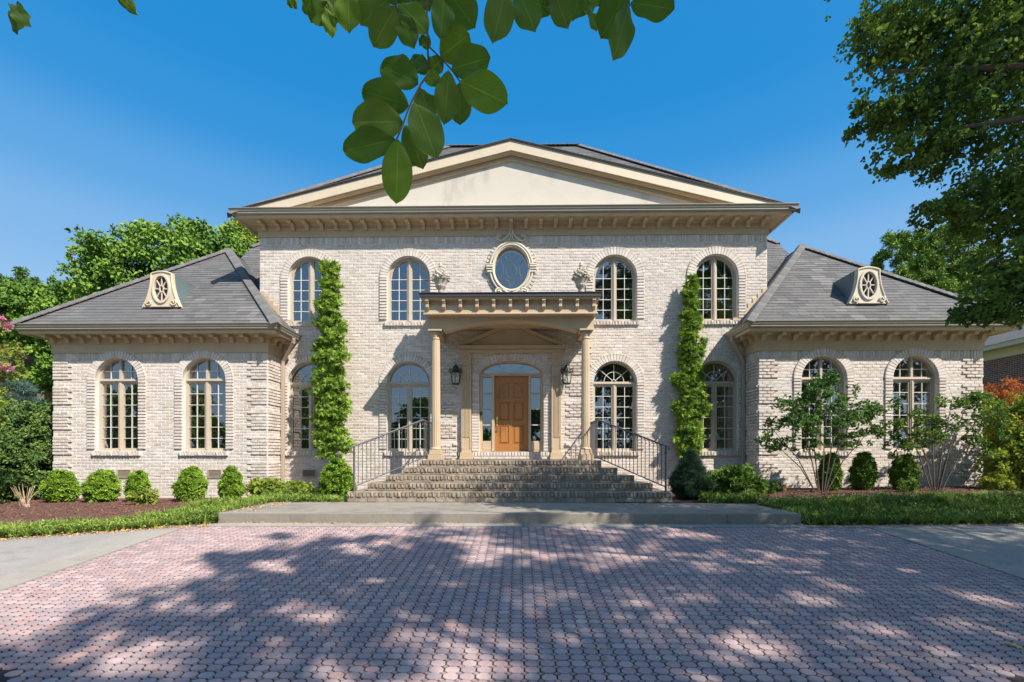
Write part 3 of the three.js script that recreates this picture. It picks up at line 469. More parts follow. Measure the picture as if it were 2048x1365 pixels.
// wings: 45 degree hips
for (const s of [-1, 1]) {
  const y = WSOFFIT + 0.19, e = 0.5, xo = s * (WING_OUT + e), xi = s * (WING_IN - e), zf = WING_Z + e, xm = (xo + xi) / 2, h = Math.abs(xo - xi) / 2, top = [xm, y + h, zf - h];
  const A = s < 0 ? [xo, y, zf] : [xi, y, zf], B = s < 0 ? [xi, y, zf] : [xo, y, zf];
  const f = roofFace('roof', [A, B, top], 150);
  roofFace('roof', [[xo, y, -7.4], [xo, y, zf], top, [xm, y + h, -7.4]]);
  roofFace('roof', [[xi, y, 0.02], [xi, y, zf], top, [xm, y + h, -7.4], [s * (MAIN + 0.01), y + (MAIN - Math.abs(xi)), -7.4], [s * (MAIN + 0.01), y + (MAIN - Math.abs(xi)), 0.02]]);
  caps(f, [xo, y + 0.01, zf], top); caps(f, [xi, y + 0.01, zf], top); 
  // hip roof of the rear range, rising behind the wing towards the main block
  const a = [s * 6.87, 10.85, -6.25], b = [s * 9.3, 8.42, -3.82];
  const g = roofFace('roof', [[s * 8.6, 5.0, -0.4], [s * 6.87, 5.0, -0.4], a, b, [s * 9.3, 7.1, -2.5]]);
  roofFace('roof', [[s * 10.4, 7.32, -10], [s * 10.4, 7.32, -3.9], b, a, [s * 6.87, 10.85, -10]]);
  caps(g, b, a);
  // stepped flashing where the wing roof meets the main wall
  const st = []; for (let k = 0; k < 7; k++) st.push(bx(Math.min(s * (MAIN - 0.13 * k), s * (MAIN - 0.13 * (k + 1))), Math.max(s * (MAIN - 0.13 * k), s * (MAIN - 0.13 * (k + 1))), 4.3, y + (MAIN - 0.13 * (k + 0.3) - Math.abs(xi)) + 0.16, 0.008, 0.022)); obj('flashing', st, M.trim, house);
}
// main hip roof
{
  const y = SOFFIT + 0.05, e = 0.5, zf = e, x = MAIN + e, r = 4.97, yt = SOFFIT + 5.12, zr = zf - r, a = x - r;
  const f = roofFace('roof', [[-x + 0.32, y + 0.32 * (yt - y) / r, zf - 0.32], [x - 0.32, y + 0.32 * (yt - y) / r, zf - 0.32], [a, yt, zr], [-a, yt, zr]]);
  for (const s of [-1, 1]) { roofFace('roof', [[s * x, y, zf], [s * x, y, -9.8], [s * a, yt, zr]].concat([[s * a, yt, zr - 0.01]])); caps(f, [s * x, y + 0.01, zf], [s * a, yt, zr]); }
  obj('roof', poly([[-x, y, -9.8], [x, y, -9.8], [a, yt, zr], [-a, yt, zr]]), SLATE_MATS[0], house);
  caps(f, [-a, yt, zr], [a, yt, zr]);
}
// pediment
{
  const g = part('pediment', house), ye = 7.445, yt = 9.21, X = 7.15, zf = 0.46, k = (yt - ye) / X;
  for (const s of [-1, 1]) {
    const q = (t0, t1, z0, z1) => { const sh = new THREE.Shape([[0, yt + t0], [s * X, ye + t0], [s * X, ye + t1], [0, yt + t1]].map((p) => new THREE.Vector2(...p))); return plate(sh, z0, z1, 2); };
    // boards clipped at the top of the gutter
    const clipped = (t0, t1, z0, z1) => { const foot = ye - 0.02, xe = Math.min(X, (yt + t1 - foot) / k), xs = Math.max(0, Math.min(X, (yt + t0 - foot) / k)); return plate(new THREE.Shape([[0, yt + t0], [s * xs, yt + t0 - k * xs], [s * xe, yt + t1 - k * xe], [0, yt + t1]].map((p) => new THREE.Vector2(...p))), z0, z1, 2); };
    obj('rake_board', clipped(-0.285, -0.03, zf - 0.03, zf), M.trimPale, g);
    obj('rake_soffit', [clipped(-0.30, -0.262, 0.26, zf - 0.03), clipped(-0.335, -0.30, zf - 0.13, zf - 0.075), clipped(-0.32, -0.30, zf - 0.075, zf - 0.04)], M.trim, g);
    obj('rake_frieze', [clipped(-0.43, -0.30, 0.26, 0.295), clipped(-0.455, -0.425, 0.26, 0.315)], M.trim, g);
    obj('drip_edge', q(-0.034, -0.008, -5.2, zf + 0.03), M.flash, g);
    obj('roof_covering', q(-0.008, 0.008, -5.2, zf + 0.04), SLATE_MATS[2], g);
  }
  const foot = ye - 0.02, hx = (yt - 0.44 - foot) / k;
  obj('tympanum', plate(new THREE.Shape([new THREE.Vector2(-hx, foot), new THREE.Vector2(hx, foot), new THREE.Vector2(0, yt - 0.44)]), 0.18, 0.265, 2), M.stucco, g);
  obj('ledge', [bx(-7.2, 7.2, foot - 0.04, foot - 0.004, 0.2, 0.51)], M.trimPale, g);
}

// ---------------------------------------------------------------- roof dormers with oval lights
for (const s of [-1, 1]) {
  const d = part('dormer', house), x = s * 9.03, y0 = 4.80, z = 0.66, H = 0.93;
  d.position.set(x, y0, z);
  const side = (t) => 0.29 + 0.22 * Math.pow(1 - t, 2.2), left = [], right = [], n = 14; for (let i = 0; i <= n; i++) { const t = i / n; right.push(new THREE.Vector2(side(t), t * (H - 0.06))); left.push(new THREE.Vector2(-side(t), t * (H - 0.06))); }
  const topArc = []; for (let i = 1; i < 10; i++) { const t = i / 10; topArc.push(new THREE.Vector2(lerp(0.29, -0.29, t), H - 0.06 + 0.06 * Math.sin(t * Math.PI))); }
  const out = [...right, ...topArc, ...left.slice().reverse()], face = new THREE.Shape(out), oy = 0.47;
  const el = (a, b, m = 36) => { const l = []; for (let i = 0; i < m; i++) { const t = i / m * 2 * Math.PI; l.push(new THREE.Vector2(Math.cos(t) * a, oy + Math.sin(t) * b)); } return l; };
  face.holes.push(new THREE.Path(el(0.19, 0.325)));
  const mat = s < 0 ? M.trimPale : M.cast;
  obj('face', plate(face, -0.05, 0.03, 12), mat, d);
  const bead = (pts, r) => tube(pts.map((p) => V(p.x, p.y, 0.035)), r, 5, false, pts.length * 2);
  obj('moulding', [bead(right.map((p) => new THREE.Vector2(p.x - 0.025, p.y)), 0.022), bead(left.map((p) => new THREE.Vector2(p.x + 0.025, p.y)), 0.022), bead([new THREE.Vector2(0.27, H - 0.08), ...topArc.map((p) => new THREE.Vector2(p.x, p.y - 0.02)), new THREE.Vector2(-0.27, H - 0.08)], 0.024), bx(-0.26, 0.26, 0.0, 0.02, 0.03, 0.06)], mat, d);
  const ringShape = new THREE.Shape(el(0.245, 0.385)); ringShape.holes.push(new THREE.Path(el(0.185, 0.32))); obj('surround', plate(ringShape, -0.02, 0.065, 8, 0.008), mat, d);
  for (const q of [-1, 1]) { const l = []; for (let i = 0; i <= 24; i++) { const t = i / 24, a = (q > 0 ? 0.35 : 0.65) * Math.PI - q * t * 2.5 * Math.PI; l.push(V(q * 0.315 + Math.cos(a) * 0.085 * (1 - 0.75 * t), 0.105 + Math.sin(a) * 0.085 * (1 - 0.75 * t), 0.045 + 0.02 * t)); } obj('scroll', tube(l, 0.02, 5, false, 40), mat, d); }
  const iring = new THREE.Shape(el(0.06, 0.098, 24)); iring.holes.push(new THREE.Path(el(0.04, 0.076, 24))); obj('hub', plate(iring, 0.0, 0.035, 6), mat, d);
  for (let k = 0; k < 8; k++) { const a = k / 8 * 2 * Math.PI + 0.0001; obj('spoke', bar([Math.cos(a) * 0.052, oy + Math.sin(a) * 0.09, 0.016], [Math.cos(a) * 0.195, oy + Math.sin(a) * 0.33, 0.016], 0.022, 0.026), mat, d); }
  obj('pane', plate(new THREE.Shape(el(0.2, 0.335)), -0.045, -0.02, 8), std0('dormerGlass', { color: rgb(0.05, 0.055, 0.09), roughness: 0.12 }), d);
  // copper body running back into the slope, widening at the foot like the face
  const body = [], depth = 1.0, P = out.map((p) => [p.x * 0.97, p.y]), back = P.map(([px, py]) => [px * 0.9, py, -py - 0.02 - 0.1]);
  for (let i = 0; i < P.length; i++) { const j = (i + 1) % P.length; const a = [P[i][0], P[i][1], -0.04], b = [P[j][0], P[j][1], -0.04]; body.push(...a, ...b, ...back[j], ...a, ...back[j], ...back[i]); }
  const bg = new THREE.BufferGeometry(); bg.setAttribute('position', new THREE.Float32BufferAttribute(body, 3)); bg.computeVertexNormals(); obj('body', bg, M.copper, d);
}
function std0(key, o) { return (M[key] ??= std(o)); }

// ---------------------------------------------------------------- portico
const PORCH = 0.857;
{
  const p = part('portico', house), W = 2.02, yb = 4.04, ya = 4.33, zf = 1.43, zb = 1.25;
  // front beam with a segmental arch
  const s = new THREE.Shape(); s.moveTo(-W, yb); s.lineTo(-1.62, yb); s.lineTo(-1.62, yb - 0.05); for (let i = 0; i <= 24; i++) { const t = i / 24, x = lerp(-1.6, 1.6, t); s.lineTo(x, yb - 0.05 + 0.245 * (1 - (x / 1.6) ** 2)); } s.lineTo(1.62, yb - 0.05); s.lineTo(1.62, yb); s.lineTo(W, yb); s.lineTo(W, ya); s.lineTo(-W, ya); s.closePath();
  obj('beam', plate(s, zb - 0.24, zb, 4), M.trim, p);
  const arcBand = new THREE.Shape(), up = [], dn = []; for (let i = 0; i <= 24; i++) { const x = lerp(-1.6, 1.6, i / 24), y = yb - 0.05 + 0.245 * (1 - (x / 1.6) ** 2); up.push(new THREE.Vector2(x, y + 0.035)); dn.push(new THREE.Vector2(x, y - 0.002)); } arcBand.setFromPoints([...dn, ...up.reverse()]); obj('arch_moulding', plate(arcBand, zb, zb + 0.018, 4), M.trim, p);
  for (const q of [-1, 1]) { obj('beam', [bx(q > 0 ? W - 0.24 : -W, q > 0 ? W : -W + 0.24, yb, ya, 0.008, zb - 0.24)], M.trim, p); obj('fascia', [bx(q > 0 ? W - 0.04 : -W - 0.035, q > 0 ? W + 0.035 : -W + 0.04, ya, 4.56, 0.008, zf - 0.01)], M.trim, p); }
  obj('fascia', [bx(-W - 0.035, W + 0.035, ya, 4.56, zf - 0.01, zf + 0.035), rbx(-W - 0.06, W + 0.06, ya - 0.005, ya + 0.04, zf + 0.03, zf + 0.062, 0.012), bx(-W, W, 4.56, 4.67, zf - 0.1, zf + 0.0)], M.trim, p);
  obj('ceiling', bx(-W - 0.03, W + 0.03, ya + 0.003, ya + 0.05, 0.008, zf - 0.012), M.trim, p);
  obj('roof_deck', [bx(-W - 0.09, W + 0.09, 4.665, 4.715, 0.008, 1.60)], M.trim, p);
  obj('roof_edge', [bx(-W - 0.115, W + 0.115, 4.70, 4.79, 0.008, 1.635), rbx(-W - 0.14, W + 0.14, 4.775, 4.80, 0.008, 1.655, 0.01)], M.flash, p);
  const br = (() => { const q = new THREE.Shape(); q.moveTo(0, 4.665); q.lineTo(0.135, 4.665); q.lineTo(0.135, 4.62); q.lineTo(0.105, 4.60); q.lineTo(0.105, 4.585); q.lineTo(0.085, 4.55); q.lineTo(0.085, 4.49); q.lineTo(0.06, 4.45); q.lineTo(0, 4.43); q.closePath(); const g = plate(q, -0.04, 0.04, 3, 0.005); g.rotateY(-Math.PI / 2); return shared(g); })();
  for (let k = -5; k <= 5; k++) { const b = put(new THREE.Mesh(br, M.trim), 'bracket', p); b.position.set(k * 0.395, 0, zf + 0.034); }
  for (const q of [-1, 1]) for (const z of [1.1, 0.7, 0.3]) { const b = put(new THREE.Mesh(br, M.trim), 'bracket', p); b.position.set(q * (W + 0.034), 0, z); b.rotation.y = q * Math.PI / 2; b.scale.z = 0.55; }
  // fluted columns
  const shaft = (y0, y1, r0, r1) => { const N = 96, L = 8, pos = []; const ring = (k) => { const t = k / L, y = lerp(y0, y1, t), r = lerp(r0, r1, t * t * 0.6 + t * 0.4), l = []; for (let i = 0; i < N; i++) { const a = i / N * 2 * Math.PI, f = Math.pow(Math.abs(Math.sin(a * 8)), 0.7); l.push([Math.cos(a) * r * (0.925 + 0.075 * (1 - f) * 1), y, Math.sin(a) * r * (0.925 + 0.075 * (1 - f))]); } return l; }; const rs = []; for (let k = 0; k <= L; k++) rs.push(ring(k)); for (let k = 0; k < L; k++) for (let i = 0; i < N; i++) { const j = (i + 1) % N; pos.push(...rs[k][i], ...rs[k + 1][i], ...rs[k + 1][j], ...rs[k][i], ...rs[k + 1][j], ...rs[k][j]); } const g = new THREE.BufferGeometry(); g.setAttribute('position', new THREE.Float32BufferAttribute(pos, 3)); g.computeVertexNormals(); return g; };
  const lathe = (l) => new THREE.LatheGeometry(l.map((q) => new THREE.Vector2(...q)), 32);
  for (const q of [-1, 1]) {
    const c = part('column', p); c.position.set(q * 1.84, PORCH, 1.13);
    obj('base', [rbx(-0.17, 0.17, 0, 0.13, -0.17, 0.17, 0.006), rbx(-0.15, 0.15, 0.13, 0.175, -0.15, 0.15, 0.012), rbx(-0.135, 0.135, 0.175, 0.25, -0.135, 0.135, 0.006), lathe([[0.001, 0.25], [0.135, 0.25], [0.14, 0.27], [0.13, 0.29], [0.112, 0.30], [0.112, 0.31], [0.001, 0.31]])], M.trim, c);
    obj('shaft', shaft(0.30, 2.96, 0.112, 0.098), M.trim, c);
    obj('capital', [lathe([[0.001, 2.95], [0.098, 2.95], [0.108, 2.965], [0.098, 2.98], [0.098, 3.03], [0.115, 3.04], [0.10, 3.055], [0.115, 3.10], [0.15, 3.14], [0.001, 3.14]]), rbx(-0.17, 0.17, 3.135, 3.183, -0.17, 0.17, 0.008)], M.trim, c);
  }
}
// door case: pilasters, entablature, small pediment
{
  const d = part('door_case', house), zb = 0.008;
  for (const s of [-1, 1]) {
    const c = s * 1.21, fl = []; for (let k = -2; k <= 2; k++) fl.push(rbx(c + k * 0.036 - 0.012, c + k * 0.036 + 0.012, 1.45, 3.1, 0.10, 0.122, 0.008));
    obj('pilaster', [rbx(c - 0.13, c + 0.13, 1.05, 3.38, zb, 0.105, 0.006), bx(c - 0.13, c - 0.095, 1.15, 3.3, 0.1, 0.118), bx(c + 0.095, c + 0.13, 1.15, 3.3, 0.1, 0.118), ...fl], M.trim, d);
    obj('pilaster_base', [rbx(c - 0.18, c + 0.18, PORCH, PORCH + 0.06, zb, 0.19, 0.008), rbx(c - 0.165, c + 0.165, PORCH + 0.06, 1.03, zb, 0.17, 0.006), rbx(c - 0.15, c + 0.15, 1.03, 1.055, zb, 0.15, 0.008)], M.trim, d);
    obj('pilaster_block', [rbx(c - 0.14, c + 0.14, 3.38, 3.42, zb, 0.135, 0.008), rbx(c - 0.125, c + 0.125, 3.42, 3.72, zb, 0.11, 0.004)], M.trim, d);
    obj('rosette', [new THREE.SphereGeometry(0.03, 10, 8).scale(1, 1, 0.6).translate(c, 3.58, 0.115), ...[0, 1, 2, 3, 4, 5].map((k) => new THREE.SphereGeometry(0.028, 8, 6).scale(1, 1, 0.5).translate(c + Math.cos(k * 1.047) * 0.045, 3.58 + Math.sin(k * 1.047) * 0.052, 0.112))], M.trim, d);
  }
  const dent = []; for (let k = -42; k <= 42; k++) dent.push(bx(k * 0.031 - 0.009, k * 0.031 + 0.009, 3.79, 3.825, 0.1, 0.155));
  obj('entablature', [bx(-1.34, 1.34, 3.72, 3.79, zb, 0.13), bx(-1.33, 1.33, 3.79, 3.825, zb, 0.12), rbx(-1.4, 1.4, 3.825, 3.865, zb, 0.19, 0.008), rbx(-1.43, 1.43, 3.865, 3.90, zb, 0.23, 0.012), ...dent], M.trim, d);
  obj('gable_panel', plate(new THREE.Shape([new THREE.Vector2(-1.3, 3.90), new THREE.Vector2(1.3, 3.90), new THREE.Vector2(0, 4.46)]), zb, 0.06, 2), M.trim, d);
  for (const s of [-1, 1]) obj('raking_cornice', [plate(new THREE.Shape([[0, 4.44], [s * 1.28, 3.90], [s * 1.43, 3.90], [0, 4.505]].map((q) => new THREE.Vector2(...q))), zb, 0.17, 2), plate(new THREE.Shape([[0, 4.485], [s * 1.38, 3.902], [s * 1.45, 3.902], [0, 4.525]].map((q) => new THREE.Vector2(...q))), 0.0, 0.225, 2)], M.trim, d);
}
// entrance: frame, fanlight, sidelights, panelled door
{
  const e = part('entrance', house), zf = -0.12;
  const outer = doorArc(DOOR.hw, DOOR.yt - DOOR.ys, DOOR.ys, 28), inner = doorArc(0.79, 0.29, 3.20, 28);
  const s = new THREE.Shape([[-DOOR.hw, 1.07], [DOOR.hw, 1.07], ...outer.slice().reverse()].map((q) => new THREE.Vector2(...q)));
  const fan = new THREE.Path([[-0.79, 3.20], ...inner, [0.79, 3.20]].map((q) => new THREE.Vector2(...q)));
  const rect = (x0, x1, y0, y1) => new THREE.Path([[x0, y0], [x1, y0], [x1, y1], [x0, y1]].map((q) => new THREE.Vector2(...q)));
  s.holes.push(fan, rect(-0.46, 0.46, 1.071, 3.14), rect(-0.79, -0.535, 1.36, 3.10), rect(0.535, 0.79, 1.36, 3.10));
  obj('frame', [plate(s, zf - 0.09, zf + 0.04, 20), bx(-DOOR.hw, DOOR.hw, 3.135, 3.165, zf + 0.04, zf + 0.07), bx(-0.53, -0.465, 1.08, 3.135, zf + 0.04, zf + 0.062), bx(0.465, 0.53, 1.08, 3.135, zf + 0.04, zf + 0.062), bx(-0.79, -0.56, 1.12, 1.32, zf + 0.04, zf + 0.05), bx(0.56, 0.79, 1.12, 1.32, zf + 0.04, zf + 0.05)], M.trim, e);
  pane(e, new THREE.Shape([[-0.795, 3.195], [0.795, 3.195], ...inner.slice().reverse()].map((q) => new THREE.Vector2(...q))), zf - 0.03);
  for (const t of [0.15, 0.325, 0.5, 0.675, 0.85]) { const a = t * Math.PI; obj('muntin', bar([Math.cos(a) * 0.1, 3.20 + Math.sin(a) * 0.05, zf - 0.022], [Math.cos(a) * 0.78, 3.20 + Math.sin(a) * 0.285, zf - 0.022], 0.006, 0.008), M.frame, e); }
  for (const q of [-1, 1]) { const c = q * 0.6625; for (let k = 0; k < 4; k++) { const y0 = 1.37 + k * 0.4325; pane(e, paneShape(c - 0.125, c + 0.125, y0, y0 + 0.42), zf - 0.03); if (k) obj('muntin', bx(c - 0.128, c + 0.128, y0 - 0.022, y0 + 0.008, zf - 0.04, zf + 0.02), M.frame, e); } }
  // surround of bricks on edge over the door, and beside it
  const n = 33, hw = DOOR.hw, rise = DOOR.yt - DOOR.ys;
  for (let k = 0; k < n; k++) { const t = (k + 0.5) / n * Math.PI, x = Math.cos(t) * (hw + T / 2), y = DOOR.ys + Math.sin(t) * (rise + T / 2), a = Math.atan2(Math.sin(t) * (hw + T / 2), Math.cos(t) * (rise + T / 2)); const b = put(new THREE.Mesh(BRICKS[k % 6], PALE_MATS[[0, 3, 5, 4, 8][Math.floor(R() * 5)]]), 'arch_brick', e); b.position.set(x, y, -0.01); b.rotation.z = a; const ds = Math.hypot(Math.sin(t) * (hw + T / 2), Math.cos(t) * (rise + T / 2)) * Math.PI / n; b.scale.set(T, ds - 0.012, 0.04); }
  for (let y = 1.08; y < DOOR.ys - 0.05; y += COURSE) for (const q of [-1, 1]) { const b = put(new THREE.Mesh(BRICKS[Math.floor(R() * 6)], PALE_MATS[Math.floor(R() * 5)]), 'jamb_brick', e); b.position.set(q * (hw + T / 2), y + COURSE / 2, -0.01); b.scale.set(T - 0.006, COURSE - 0.014, 0.045); }
  { const o2 = doorArc(hw + T, rise + T, DOOR.ys, 28), s2 = new THREE.Shape([[-hw - T, 1.07], [-hw, 1.07], ...outer, [hw, 1.07], [hw + T, 1.07], ...o2.slice().reverse()].map((q) => new THREE.Vector2(...q))); obj('mortar_bed', plate(s2, -0.02, 0.012, 8), M.mortar, e); }
  // sill of bricks on edge
  obj('threshold', [bx(-1.04, 1.04, PORCH, 1.062, -0.3, 0.05), bx(-1.0, 1.0, PORCH, PORCH + 0.075, 0.05, 0.07)], M.mortar, e);
  for (let k = 0; k < 24; k++) { const b = put(new THREE.Mesh(BRICKS[k % 6], PALE_MATS[[4, 5, 8, 3, 0][Math.floor(R() * 5)]]), 'sill_brick', e); b.position.set(-0.955 + k * 0.083, 1.008, 0.04); b.rotation.z = Math.PI / 2; b.scale.set(0.11, 0.07, 0.04); }
  for (let k = 0; k < 10; k++) { const b = put(new THREE.Mesh(BRICKS[k % 6], PALE_MATS[[4, 5, 8, 3][k % 4]]), 'sill_brick', e); b.position.set(-0.91 + k * 0.203, PORCH + 0.042, 0.045); b.scale.set(0.193, 0.066, 0.045); }
  // the door
  const d = part('door', house), zd = -0.17; 
  obj('slab', bx(-0.458, 0.458, 1.072, 3.138, zd - 0.045, zd), M.wood, d);
  const stile = (x0, x1, y0, y1) => rbx(x0, x1, y0, y1, zd, zd + 0.016, 0.004);
  obj('stile', [stile(-0.458, -0.335, 1.072, 3.138), stile(0.335, 0.458, 1.072, 3.138), stile(-0.06, 0.06, 1.29, 1.79), stile(-0.06, 0.06, 1.915, 2.43), stile(-0.06, 0.06, 2.54, 2.95)], M.wood, d);
  obj('rail', [stile(-0.335, 0.335, 1.072, 1.29), stile(-0.335, 0.335, 1.79, 1.915), stile(-0.335, 0.335, 2.43, 2.54), stile(-0.335, 0.335, 2.95, 3.138)], M.wood, d);
  const raised = (x0, x1, y0, y1) => { const sh = paneShape(x0 + 0.035, x1 - 0.035, y0 + 0.035, y1 - 0.035); return [plate(sh, zd, zd + 0.016, 2, 0.007), ...[[x0, x1, y0, y0 + 0.018], [x0, x1, y1 - 0.018, y1], [x0, x0 + 0.018, y0, y1], [x1 - 0.018, x1, y0, y1]].map((b) => rbx(...b, zd, zd + 0.024, 0.007))]; };
  for (const [x0, x1] of [[-0.335, -0.06], [0.06, 0.335]]) for (const [y0, y1] of [[1.29, 1.79], [1.915, 2.43]]) obj('panel', raised(x0, x1, y0, y1), M.wood, d);
  for (const q of [-1, 1]) { const sh = new THREE.Shape(); sh.moveTo(q * 0.085, 2.565); sh.lineTo(q * 0.315, 2.565); for (let i = 0; i <= 10; i++) { const a = i / 10 * Math.PI / 2; sh.lineTo(q * (0.085 + 0.23 * Math.cos(a)), 2.565 + 0.36 * Math.sin(a)); } sh.closePath(); obj('panel', plate(sh, zd, zd + 0.016, 4, 0.007), M.wood, d); }
  const h = obj('handle', [plate(new THREE.Shape([[-0.022, 0], [0.022, 0], [0.03, 0.03], [0.018, 0.08], [0.018, 0.32], [0.03, 0.37], [0.022, 0.42], [0, 0.45], [-0.022, 0.42], [-0.03, 0.37], [-0.018, 0.32], [-0.018, 0.08], [-0.03, 0.03]].map((q) => new THREE.Vector2(...q))), 0, 0.01, 4, 0.003), tube([[0, 0.06, 0.01], [0, 0.07, 0.05], [0, 0.13, 0.062], [0, 0.2, 0.058], [0, 0.235, 0.02]], 0.011, 8), new THREE.SphereGeometry(0.02, 12, 8).translate(0, 0.32, 0.018)], M.brass, d); h.position.set(-0.397, 1.60, zd + 0.017);
  obj('kick_plate', bx(-0.46, 0.46, 1.062, 1.075, zd - 0.05, -0.02), M.roomDark, d);
}
// crawl-space vents, outlet covers, door bell
for (const [x, y, z] of [[-9.98, 0.50, WING_Z], [-7.62, 0.50, WING_Z], [-5.5, 0.48, 0], [5.5, 0.48, 0]]) {
  const v = part('vent', house); v.position.set(x, y, z);
  obj('frame', [bx(-0.185, 0.185, -0.105, -0.085, -0.005, 0.03), bx(-0.185, 0.185, 0.085, 0.105, -0.005, 0.03), bx(-0.185, -0.165, -0.085, 0.085, -0.005, 0.03), bx(0.165, 0.185, -0.085, 0.085, -0.005, 0.03)], M.trim, v);
  obj('backing', bx(-0.165, 0.165, -0.085, 0.085, 0.0, 0.012), M.flash, v);
  const sl = []; for (let k = 0; k < 13; k++) sl.push(bx(-0.15 + k * 0.025 - 0.005, -0.15 + k * 0.025 + 0.005, -0.085, 0.085, 0.014, 0.024)); for (let k = 0; k < 4; k++) sl.push(bx(-0.165, 0.165, -0.055 + k * 0.037 - 0.004, -0.055 + k * 0.037 + 0.004, 0.012, 0.02)); obj('grille', sl, M.gutter, v);
}
for (const s of [-1, 1]) obj('outlet_cover', [rbx(s * 1.52 - 0.06, s * 1.52 + 0.06, 1.22, 1.31, 0.015, 0.05), rbx(s * 1.52 - 0.05, s * 1.52 + 0.05, 1.235, 1.295, 0.05, 0.062)], M.cast, house);
obj('door_bell', [rbx(-0.845, -0.80, 2.06, 2.16, -0.085, -0.055), new THREE.SphereGeometry(0.012, 8, 6).translate(-0.822, 2.11, -0.053)], M.lantern, house);
// downpipes in the angles between wings and main block, and short ones at the upper corners
for (const s of [-1, 1]) {
  const d = (pts, w = 0.07) => pts.slice(1).map((b, i) => { const a = pts[i], A = V(...a), B = V(...b), t = B.clone().sub(A), l = t.length() + 0.03; const g = new RoundedBoxGeometry(w, l, w, 1, 0.012); g.applyQuaternion(new THREE.Quaternion().setFromUnitVectors(V(0, 1, 0), t.normalize())); return g.translate((A.x + B.x) / 2, (A.y + B.y) / 2, (A.z + B.z) / 2); });
  obj('downpipe', d([[s * 5.78, 4.06, 0.33], [s * 5.80, 3.96, 0.30], [s * 6.16, 3.52, 0.10], [s * 6.18, 3.4, 0.085], [s * 6.18, 0.12, 0.085]], 0.085), std0('pipe', { color: rgb(0.40, 0.32, 0.24), map: plainMap, roughness: 0.5 }), house);
  obj('downpipe', d([[s * 7.32, 7.28, -0.9], [s * 7.3, 7.16, -0.9], [s * 6.93, 6.86, -0.9], [s * 6.93, 5.6, -0.9]]), M.gutter, house);
}

